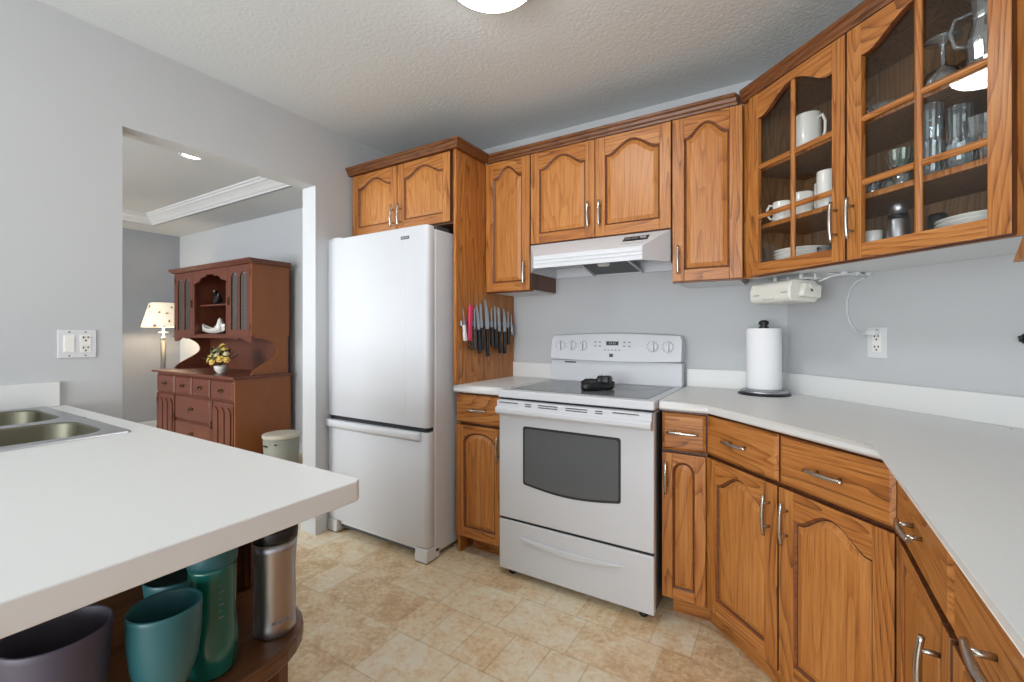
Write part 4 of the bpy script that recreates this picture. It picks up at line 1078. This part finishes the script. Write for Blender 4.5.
t = mug('ceramic_pitcher', 'white ceramic pitcher on the top shelf behind the left glass door', inside(0.238, 0.095, ZCs), 0.044, 0.150, 318, dark=False, cat='pitcher')

def glassware(name, label, cat, loc, prof, mat=GLAS, seg=20, group=None, ribs=0):
    b = MB(); b._cap = False; b.lathe(prof, mat, seg=seg * (2 if ribs else 1), smooth=not ribs, rib=0.07 if ribs else 0.0)
    o = b.build(name); o.location = loc; return tag(o, label, cat, group)
def tumbler_prof(r, h): return [(0.0, 0.0), (r * 0.82, 0.0), (r * 0.88, 0.006), (r, h), (r * 0.94, h), (r * 0.8, 0.012), (0.0, 0.010)]
def stem_prof(r, h, bowl=0.45):
    return [(0.0, 0.0), (r * 0.9, 0.0), (r * 0.85, 0.004), (0.008, 0.010), (0.005, 0.03), (0.006, h * (1 - bowl) - 0.01), (r * 0.55, h * (1 - bowl) + 0.01), (r * 0.95, h * 0.75), (r, h), (r * 0.95, h), (r * 0.88, h * 0.75), (r * 0.45, h * (1 - bowl) + 0.02), (0.0, h * (1 - bowl) + 0.01)]
GG = 'glasses behind the right glass door'
# top shelf
glassware('glass_dish', 'cut glass dish on the top shelf behind the left pane of the right door', 'dish', inside(0.515, 0.11, ZCs), [(0.0, 0.0), (0.025, 0.0), (0.03, 0.008), (0.05, 0.045), (0.056, 0.05), (0.050, 0.048), (0.028, 0.012), (0.0, 0.01)], seg=16, ribs=1)
glassware('glass_dish', 'cut glass lidded dish behind the pane centre on the top shelf', 'dish', inside(0.598, 0.185, ZCs), [(0.0, 0.0), (0.03, 0.0), (0.05, 0.04), (0.052, 0.05), (0.045, 0.068), (0.02, 0.082), (0.008, 0.088), (0.012, 0.1), (0.0, 0.106)], seg=14, ribs=1)
glassware('stem_glass', 'tall stem glass upside down by the centre glazing bar, top shelf', 'glass', inside(0.700, 0.085, ZCs), [(0.048, 0.0), (0.050, 0.02), (0.040, 0.055), (0.010, 0.075), (0.006, 0.09), (0.006, 0.135), (0.012, 0.145), (0.042, 0.150), (0.044, 0.153), (0.0, 0.155)])
glassware('glass_bowl', 'clear glass bowl on the top shelf behind the lamp reflection', 'bowl', inside(0.735, 0.21, ZCs), [(0.0, 0.0), (0.04, 0.0), (0.06, 0.02), (0.078, 0.09), (0.076, 0.09), (0.056, 0.022), (0.0, 0.006)], seg=32)
t = thing('glass_pitcher', 'clear cut glass pitcher at the right end of the top shelf', 'pitcher', inside(0.812, 0.082, ZCs), 170)
b = MB(); b._cap = False; b.lathe([(0.0, 0.0), (0.035, 0.0), (0.045, 0.03), (0.048, 0.09), (0.036, 0.14), (0.042, 0.20), (0.039, 0.20), (0.033, 0.14), (0.044, 0.09), (0.0, 0.01)], GLAS, seg=16, smooth=False); b.build('pitcher_body', t)
b = MB(); b.tube([(0.036, 0, 0.17), (0.07, 0, 0.165), (0.078, 0, 0.13), (0.068, 0, 0.09), (0.046, 0, 0.08)], 0.005, GLAS, seg=8); b.build('handle', t)
# middle shelf
for i, (s_, d_, r_, h_) in enumerate(((0.470, 0.075, 0.027, 0.045), (0.515, 0.13, 0.030, 0.055), (0.512, 0.065, 0.025, 0.046))):
    glassware('shot_glass', ('low clear glass at the left end of the middle shelf', 'low clear glass second from left, set further back', 'low clear glass in front, third from left on the middle shelf')[i], 'glass', inside(s_, d_, ZBs), tumbler_prof(r_, h_), group=GG)
glassware('green_goblet', 'pale green glass goblet left of the centre glazing bar', 'goblet', inside(0.560, 0.115, ZBs), stem_prof(0.036, 0.130, 0.55), mat=GREENG, seg=14, ribs=1)
glassware('drinking_glass', 'clear glass just right of the green goblet, under it in the row', 'glass', inside(0.603, 0.065, ZBs), tumbler_prof(0.024, 0.06), group=GG)
for i, (s_, d_, z_, r_, h_) in enumerate(((0.668, 0.080, 0, 0.034, 0.105), (0.668, 0.080, 0.106, 0.033, 0.110), (0.700, 0.148, 0, 0.033, 0.105), (0.700, 0.148, 0.106, 0.032, 0.100), (0.640, 0.205, 0, 0.033, 0.14))):
    glassware('drinking_glass', ('ribbed glass at the bottom of the front tall stack', 'ribbed glass on top of the front tall stack', 'ribbed glass at the bottom of the rear stack', 'ribbed glass on top of the rear stack', 'tall clear glass behind the two stacks')[i], 'glass', inside(s_, d_, ZBs + z_), tumbler_prof(r_, h_), seg=14, ribs=1, group=GG)
for i, (s_, d_, z_, r_, h_) in enumerate(((0.748, 0.080, 0, 0.036, 0.070), (0.826, 0.080, 0, 0.036, 0.070), (0.785, 0.160, 0, 0.036, 0.07), (0.785, 0.105, 0.0725, 0.044, 0.06))):
    glassware('whisky_glass', ('low cut glass tumbler right of the tall stacks', 'low cut glass tumbler at the right end of the middle shelf', 'low cut glass tumbler set back at the right', 'cut glass bowl resting on the low tumblers at the right')[i], 'glass', inside(s_, d_, ZBs + z_), tumbler_prof(r_, h_), seg=12, ribs=1, group=GG)
# bottom
glassware('footed_cup', 'small white footed cup on the cabinet floor behind the right door', 'cup', inside(0.505, 0.075, ZA), [(0.0, 0.0), (0.02, 0.0), (0.02, 0.004), (0.007, 0.012), (0.008, 0.02), (0.024, 0.035), (0.027, 0.075), (0.0245, 0.075), (0.02, 0.036), (0.0, 0.03)], mat=CERAM, seg=24)
t = thing('thermos_flask', 'steel and black vacuum flask on the cabinet floor behind the right door', 'flask', inside(0.563, 0.105, ZA))
b = MB(); b._cap = False; b.lathe([(0.0, 0.0), (0.030, 0.0), (0.031, 0.004), (0.031, 0.100), (0.028, 0.105), (0.0, 0.105)], STEEL, seg=32); b.build('flask_body', t)
b = MB(); b._cap = False; b.lathe([(0.0, 0.1055), (0.026, 0.1055), (0.026, 0.117), (0.0, 0.117)], BLACK, seg=32); b.build('collar', t)
b = MB(); b._cap = False; b.lathe([(0.0, 0.1172), (0.024, 0.1172), (0.024, 0.152), (0.021, 0.155), (0.0, 0.155)], STEEL, seg=32); b.build('cup_lid', t)
glassware('drinking_glass', 'dark-bottomed clear glass beside the plates behind the left glass door', 'glass', inside(0.036, 0.06, ZA), tumbler_prof(0.016, 0.10))
glassware('drinking_glass', 'squat clear glass right of the plates behind the left glass door', 'glass', inside(0.330, 0.075, ZA), tumbler_prof(0.028, 0.055))
glassware('dark_jar', 'dark cylinder jar between the flask and the right-hand plates', 'jar', inside(0.600, 0.215, ZA), [(0.0, 0.0), (0.025, 0.0), (0.025, 0.11), (0.02, 0.118), (0.0, 0.12)], mat=BLACK, seg=20)

# ------------------------------------------------------------------ dining room furniture
HX, HY = -5.86, 2.145
t = thing('hutch', 'red-brown wooden hutch with drawers below and latticed doors above', 'hutch', (HX, HY, 0))
HW = 1.62
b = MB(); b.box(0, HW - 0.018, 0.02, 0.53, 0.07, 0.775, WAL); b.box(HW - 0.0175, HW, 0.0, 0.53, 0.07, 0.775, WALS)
b.prism([(0.02, 0.001), (0.14, 0.001), (0.17, 0.07), (0.02, 0.07)], 0.025, 0.5, WAL, axis='y'); b.prism([(HW - 0.14, 0.001), (HW - 0.02, 0.001), (HW - 0.02, 0.07), (HW - 0.17, 0.07)], 0.025, 0.5, WAL, axis='y')
b.build('body', t)
b = MB(); b.box(-0.03, HW + 0.025, -0.03, 0.535, 0.7755, 0.800, WALH); o = b.build('top', t, bevel=0.007, segs=3)
def hdrawer(x0, x1, z0, z1):
    b = MB(); L = []
    for ins, y in ((0, 0.019), (0, 0.006), (0.012, -0.004)): L.append([b.bm.verts.new(p) for p in ((x0 + ins, y, z0 + ins), (x1 - ins, y, z0 + ins), (x1 - ins, y, z1 - ins), (x0 + ins, y, z1 - ins))])
    for a, c in zip(L, L[1:]):
        for i in range(4): b.face([a[i], a[(i + 1) % 4], c[(i + 1) % 4], c[i]], WALH)
    b.face(L[-1], WALH); o = b.build('drawer', t)
    xm_, zm_ = (x0 + x1) / 2, (z0 + z1) / 2
    b = MB()
    b.prism([(xm_ - 0.045, zm_), (xm_ - 0.02, zm_ - 0.014), (xm_, zm_ - 0.02), (xm_ + 0.02, zm_ - 0.014), (xm_ + 0.045, zm_), (xm_ + 0.03, zm_ + 0.014), (xm_, zm_ + 0.02), (xm_ - 0.03, zm_ + 0.014)], -0.007, -0.0042, BRASS, axis='y')
    b.tube([(xm_ - 0.03, -0.008, zm_ + 0.004), (xm_ - 0.022, -0.022, zm_ - 0.014), (xm_ + 0.022, -0.022, zm_ - 0.014), (xm_ + 0.03, -0.008, zm_ + 0.004)], 0.0045, BRASS, seg=6)
    b.build('handle', o)
xs = (0.02, 0.445, 0.81, 1.175, 1.60)
for i in range(4): hdrawer(xs[i] + 0.012, xs[i + 1] - 0.012, 0.575, 0.755)
hdrawer(xs[1] + 0.012, xs[3] - 0.012, 0.325, 0.555); hdrawer(xs[1] + 0.012, xs[3] - 0.012, 0.09, 0.305)
def hdoor(x0, x1, z0, z1, y, side, pane=False):
    b = MB()
    if not pane:
        b.box(x0, x1, y + 0.004, y + 0.019, z0, z1, WAL)
        n = 3; w = (x1 - x0 - 0.07) / n
        for i in range(n):   # three upright pointed flutes
            a = x0 + 0.035 + i * w + 0.012; c = a + w - 0.024
            b.prism([(a, z0 + 0.05), (c, z0 + 0.05), (c, z1 - 0.09), ((a + c) / 2, z1 - 0.045), (a, z1 - 0.09)], y - 0.006, y + 0.004, WAL, axis='y')
        b.box(x0, x0 + 0.03, y - 0.002, y + 0.004, z0, z1, WAL); b.box(x1 - 0.03, x1, y - 0.002, y + 0.004, z0, z1, WAL)
    else:
        b.box(x0, x0 + 0.06, y, y + 0.019, z0, z1, WAL); b.box(x1 - 0.06, x1, y, y + 0.019, z0, z1, WAL); b.box(x0 + 0.06, x1 - 0.06, y, y + 0.019, z0, z0 + 0.055, WAL)
        xm_ = (x0 + x1) / 2; b.box(xm_ - 0.018, xm_ + 0.018, y, y + 0.019, z0 + 0.055, z1 - 0.05, WAL)
        for a, c in ((x0 + 0.06, xm_ - 0.018), (xm_ + 0.018, x1 - 0.06)):
            n = 12; pts = [(a + (c - a) * i / n, z1 - 0.12 + 0.055 * arch(i / n, 'round')) for i in range(n + 1)]
            b.prism(pts + [(c, z1), (a, z1)], y, y + 0.019, WAL, axis='y')
        b.box(xm_ - 0.018, xm_ + 0.018, y, y + 0.019, z1 - 0.05, z1, WAL)
    o = b.build('door', t)
    if pane:
        o['label'] = 'upper door with metal lattice'
        b = MB(); b.box(x0 + 0.055, x1 - 0.055, y + 0.012, y + 0.014, z0 + 0.05, z1 - 0.06, MESHG)
        st = 0.022; k_ = 0
        z = z0 + 0.06
        while z < z1 - 0.10:
            b.box(x0 + 0.06, x1 - 0.06, y + 0.008, y + 0.0105, z, z + 0.004, BRASS); z += st
        x = x0 + 0.07
        while x < x1 - 0.06:
            b.box(x, x + 0.004, y + 0.0075, y + 0.0105, z0 + 0.055, z1 - 0.08, BRASS); x += st
        b.build('lattice', o)
    hx_ = x1 - 0.02 if side > 0 else x0 + 0.02
    hy_ = (z0 + z1) / 2
    b = MB(); b.tube([(hx_, y - 0.003, hy_ + 0.03), (hx_, y - 0.02, hy_), (hx_, y - 0.003, hy_ - 0.035)], 0.005, BRASS, seg=6); b.box(hx_ - 0.012, hx_ + 0.012, y - 0.004, y - 0.0005, hy_ - 0.045, hy_ + 0.045, BRASS); b.build('handle', o)
    hx2 = x0 + 0.004 if side > 0 else x1 - 0.004
    b = MB()
    for zz in (z0 + 0.08, z1 - 0.08): b.box(hx2 - 0.008, hx2 + 0.010, y - 0.005, y + 0.0, zz - 0.03, zz + 0.03, BRASS)
    b.build('hinges', o)
hdoor(xs[0] + 0.008, xs[1] - 0.008, 0.09, 0.555, 0.0, 1); hdoor(xs[3] + 0.008, xs[4] - 0.008, 0.09, 0.555, 0.0, -1)
# upper cabinet
UY, UX0, UX1, UZ0, UZ1 = 0.150, 0.055, 1.612, 1.165, 1.845
b = MB()
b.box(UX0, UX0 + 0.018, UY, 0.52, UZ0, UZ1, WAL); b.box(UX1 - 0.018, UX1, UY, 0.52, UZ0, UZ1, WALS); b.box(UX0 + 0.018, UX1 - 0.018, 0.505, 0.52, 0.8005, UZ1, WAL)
b.box(UX0 + 0.018, UX1 - 0.018, UY + 0.019, 0.505, UZ0, UZ0 + 0.02, WAL); b.box(UX0 + 0.018, UX1 - 0.018, UY + 0.019, 0.505, UZ1 - 0.02, UZ1, WAL)
for x in (0.475, 1.175): b.box(x, x + 0.02, UY + 0.019, 0.505, UZ0 + 0.02, UZ1 - 0.02, WAL)
b.build('upper_cabinet', t)
hdoor(UX0 + 0.02, 0.478, UZ0 + 0.005, UZ1 - 0.005, UY, 1, True); hdoor(1.188, UX1 - 0.02, UZ0 + 0.005, UZ1 - 0.005, UY, -1, True)
# scalloped valance over the niche
n = 40; a_, c_ = 0.482, 1.184; pts = []
for i in range(n + 1):
    u = i / n; e = min(u, 1 - u) * 2
    z = UZ1 - 0.15 + 0.03 * math.sin(min(1, e / 0.35) * PI / 2) + (0.045 * math.sin(min(1, max(0, (e - 0.35) / 0.25)) * PI / 2)) + (0.02 if e > 0.75 else 0)
    pts.append((a_ + (c_ - a_) * u, z))
b = MB(); b.prism(pts + [(c_, UZ1 - 0.003), (a_, UZ1 - 0.003)], UY, UY + 0.018, WALH, axis='y'); b.box(a_, a_ + 0.03, UY, UY + 0.018, UZ0 + 0.005, UZ1 - 0.15, WAL); b.box(c_ - 0.03, c_, UY, UY + 0.018, UZ0 + 0.005, UZ1 - 0.15, WAL); b.build('niche_valance', t)
b = MB(); b.box(0.4955, 1.1745, UY + 0.06, 0.504, 1.475, 1.490, WALH); b.build('niche_shelf', t)
b = MB(); b.prism([(UY - 0.045, UZ1 + 0.042), (UY - 0.045, UZ1 + 0.030), (UY - 0.02, UZ1 + 0.010), (UY - 0.012, UZ1), (0.52, UZ1), (0.52, UZ1 + 0.042)], UX0 - 0.035, UX1 + 0.035, WALH, axis='x'); b.build('cornice', t)
# apron under upper and scroll sides
pts = []
a_, c_ = UX0, UX1
for i in range(61):
    u = i / 60; e = min(u, 1 - u) * 2
    z = UZ0 - 0.06 if e < 0.06 else UZ0 - 0.06 + 0.038 * (1 - math.cos(min(1, (e - 0.06) / 0.16) * PI)) / 2 - (0.012 * math.sin(min(1, max(0, (e - 0.3) / 0.12)) * PI))
    pts.append((a_ + (c_ - a_) * u, z))
b = MB(); b.prism(pts + [(c_, UZ0 - 0.001), (a_, UZ0 - 0.001)], UY + 0.002, UY + 0.020, WALH, axis='y'); b.box(UX0 - 0.012, UX1 + 0.012, UY - 0.012, UY + 0.002, UZ0 - 0.012, UZ0 + 0.004, WALH); b.build('apron', t)
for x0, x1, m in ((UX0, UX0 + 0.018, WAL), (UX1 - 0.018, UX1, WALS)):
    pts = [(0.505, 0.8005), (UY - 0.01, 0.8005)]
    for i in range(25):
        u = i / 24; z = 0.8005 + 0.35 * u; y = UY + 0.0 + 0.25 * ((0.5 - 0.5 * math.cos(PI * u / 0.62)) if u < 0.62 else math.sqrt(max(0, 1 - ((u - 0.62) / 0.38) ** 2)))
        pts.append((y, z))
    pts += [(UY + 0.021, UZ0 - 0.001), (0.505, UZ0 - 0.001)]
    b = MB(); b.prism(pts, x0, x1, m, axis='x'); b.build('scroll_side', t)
# things on the hutch
vx, vy = HX + 1.10, HY + 0.13
t = thing('flower_arrangement', 'small white bowl of yellow and cream flowers on the hutch top', 'flowers', (vx, vy, 0.8008))
b = MB(); b._cap = False; b.lathe([(0.0, 0.0), (0.032, 0.0), (0.034, 0.006), (0.052, 0.03), (0.060, 0.062), (0.056, 0.075), (0.052, 0.073), (0.052, 0.05), (0.0, 0.04)], CERAM, seg=28); b.build('bowl', t)
b = MB()
for i in range(60):
    a = R.uniform(0, 2 * PI); e = R.uniform(0.05, 1.35); rr = R.uniform(0.10, 0.17)
    p = Vector((rr * 1.15 * math.sin(e) * math.cos(a), rr * math.sin(e) * math.sin(a), 0.12 + rr * math.cos(e)))
    q0 = Vector((0, 0, 0.07)); d = (p - q0).normalized(); s_ = d.cross(Vector((0, 0, 1))).normalized() * 0.02
    A = [b.bm.verts.new(v) for v in (q0 + d * 0.03, p - d * 0.03 + s_, p, p - d * 0.03 - s_)]; b.face(A, LEAF)
    if i % 3 == 0: b.tube([q0, p], 0.002, LEAF, seg=4)
b.build('foliage', t)
BL = [(-0.135, -0.03, 0.15), (-0.125, 0.0, 0.215), (-0.08, -0.07, 0.13), (-0.075, -0.04, 0.19), (-0.06, 0.03, 0.25), (-0.02, -0.08, 0.165), (-0.01, -0.04, 0.225), (0.005, 0.02, 0.275), (0.035, -0.09, 0.12), (0.045, -0.06, 0.18), (0.065, 0.0, 0.235), (0.095, -0.05, 0.14), (0.12, -0.01, 0.19), (0.15, -0.02, 0.135)]
for i, c_ in enumerate(BL):
    b = MB(); m = PETAL if i % 3 else PETAL2; c_ = Vector(c_); r0 = 0.026 + 0.004 * (i % 3)
    d = (c_ - Vector((0, 0.06, 0.06))).normalized(); Mq = d.to_track_quat('Z', 'Y').to_matrix().to_4x4()
    b.lathe([(0.0, -0.3 * r0), (0.55 * r0, 0.0), (0.5 * r0, 0.45 * r0), (0.0, 0.6 * r0)], m, c=c_, M=Mq, seg=10)
    for j in range(6):
        M = Mq @ Matrix.Rotation(PI / 3 * j, 4, 'Z') @ Matrix.Translation((r0 * 0.72, 0, 0)) @ Matrix.Rotation(-0.45, 4, 'Y')
        b.lathe([(0.0, -0.12 * r0), (0.42 * r0, -0.02 * r0), (0.48 * r0, 0.10 * r0), (0.0, 0.16 * r0)], m, c=c_, M=M, seg=10)
    b.build('blossom', t)
# boat ornament and dark figurine
t = thing('boat_ornament', 'small white boat-shaped ornament on the niche floor of the hutch', 'ornament', (HX + 0.70, HY + 0.25, UZ0 + 0.0205), 10)
b = MB(); rows = []
for i in range(13):
    u = i / 12; x = -0.17 + 0.34 * u; w_ = 0.045 * math.sin(PI * u) + 0.004; zb = 0.03 * (2 * u - 1) ** 2; zt_ = 0.03 + 0.055 * abs(2 * u - 1) ** 1.6 + 0.02
    rows.append([b.bm.verts.new(v) for v in ((x, -w_, zt_), (x, -w_ * 0.7, zb + 0.012), (x, 0, zb), (x, w_ * 0.7, zb + 0.012), (x, w_, zt_))])
for A, B in zip(rows, rows[1:]):
    for j in range(4): b.face([A[j], A[j + 1], B[j + 1], B[j]], CERAM, True)
b.build('hull', t)
b = MB(); b.lathe([(0.0, 0.0), (0.035, 0.01), (0.045, 0.05), (0.03, 0.09), (0.02, 0.13), (0.0, 0.15)], CERAM, c=(0.10, 0, 0.02), seg=12); b.tube([(0.05, 0, 0.05), (0.02, 0, 0.07), (0.14, 0, 0.11)], 0.012, CERAM, seg=6); b.build('figure', t)
t = thing('animal_figurine', 'dark curled animal figurine on the upper niche shelf of the hutch', 'ornament', (HX + 0.74, HY + 0.27, 1.4905), -20)
b = MB(); b.tube([(-0.15, 0, 0.13), (-0.12, 0, 0.15), (-0.09, 0, 0.12), (-0.05, 0, 0.07), (0.02, 0, 0.05), (0.08, 0, 0.055), (0.13, 0, 0.09), (0.15, 0, 0.12)], [0.008, 0.018, 0.02, 0.035, 0.045, 0.04, 0.02, 0.006], BLACK, seg=12); b.build('figure_body', t)
b = MB()
for x in (-0.04, 0.07): b.tube([(x, -0.02, 0.04), (x - 0.01, -0.025, 0.0)], 0.008, BLACK, seg=8); b.tube([(x, 0.02, 0.04), (x + 0.01, 0.025, 0.0)], 0.008, BLACK, seg=8)
b.build('legs', t)
b = MB(); b.tube([(-0.12, -0.015, 0.15), (-0.16, -0.02, 0.145)], [0.012, 0.004], CERAM, seg=8); b.build('beak', t)
# floor lamp
lx, ly = -6.30, 2.38
t = thing('floor_lamp', 'lit floor lamp with a patterned cream shade behind the hutch', 'lamp', (lx, ly, 0))
b = MB(); b.lathe([(0.0, 0.0005), (0.14, 0.0005), (0.14, 0.015), (0.05, 0.03), (0.02, 0.05), (0.0, 0.05)], LAMPPOST, seg=32); b.build('base', t)
b = MB(); b.tube([(0, 0, 0.05), (0, 0, 1.12)], 0.028, LAMPPOST, seg=16); b.build('pole', t)
b = MB(); b.lathe([(0.0, 1.121), (0.02, 1.121), (0.034, 1.135), (0.02, 1.15), (0.012, 1.16), (0.012, 1.29), (0.0, 1.30)], WHITE2, seg=20)
b.tube([(0, -0.05, 1.20), (0, 0.05, 1.20)], 0.008, WHITE2, seg=8); b.build('socket', t)
def shade():
    tt = NT('patterned_lit_lampshade'); tc = tt.n('ShaderNodeTexCoord')
    vo = tt.n('ShaderNodeTexVoronoi', i_Scale=13.0); tt.l(tc.outputs['Object'], vo.inputs['Vector'])
    nz = tt.n('ShaderNodeTexNoise', i_Scale=22.0, i_Detail=2.0); tt.l(tc.outputs['Object'], nz.inputs['Vector'])
    v = tt.math('ADD', vo.outputs[0], tt.math('MULTIPLY', tt.math('SUBTRACT', nz.outputs[0], 0.5), 0.9))
    col = tt.ramp(v, [(0.17, lin((112, 74, 60))), (0.26, lin((240, 228, 204)))])
    tt.l(col, tt.b.inputs['Base Color']); tt.l(col, tt.b.inputs['Emission Color']); tt.b.inputs['Emission Strength'].default_value = 0.85
    return tt.m
b = MB(); b._cap = False; b.lathe([(0.21, 1.262), (0.135, 1.545), (0.132, 1.545), (0.207, 1.262)], shade(), seg=36); b.build('lamp_shade', t)
b = MB(); b.lathe([(0.0, 1.30), (0.025, 1.32), (0.032, 1.36), (0.02, 1.40), (0.0, 1.41)], emis('lit_bulb', (1.0, 0.80, 0.56, 1), 260), seg=16); b.build('bulb', t)
# round tub by the hutch
t = thing('storage_tub', 'round pale storage tub with a lid beside the hutch', 'tub', (-3.93, 2.39, 0))
b = MB(); b.lathe([(0.0, 0.0005), (0.135, 0.0005), (0.14, 0.01), (0.150, 0.268), (0.0, 0.268)], TUBM, seg=36); b.build('tub_body', t)
b = MB(); b.lathe([(0.152, 0.255), (0.157, 0.262), (0.157, 0.280), (0.150, 0.288), (0.10, 0.290), (0.0, 0.290)], LID, seg=36); b.build('lid', t)
b = MB(); b.lathe([(0.006, 0), (0.006, 0.012), (0.0, 0.014)], BLACK, c=(0.10, -0.112, 0.215), M=Mk, seg=10); b.box(-0.03, 0.03, -0.150, -0.146, 0.19, 0.205, BLACK); b.build('latch', t)
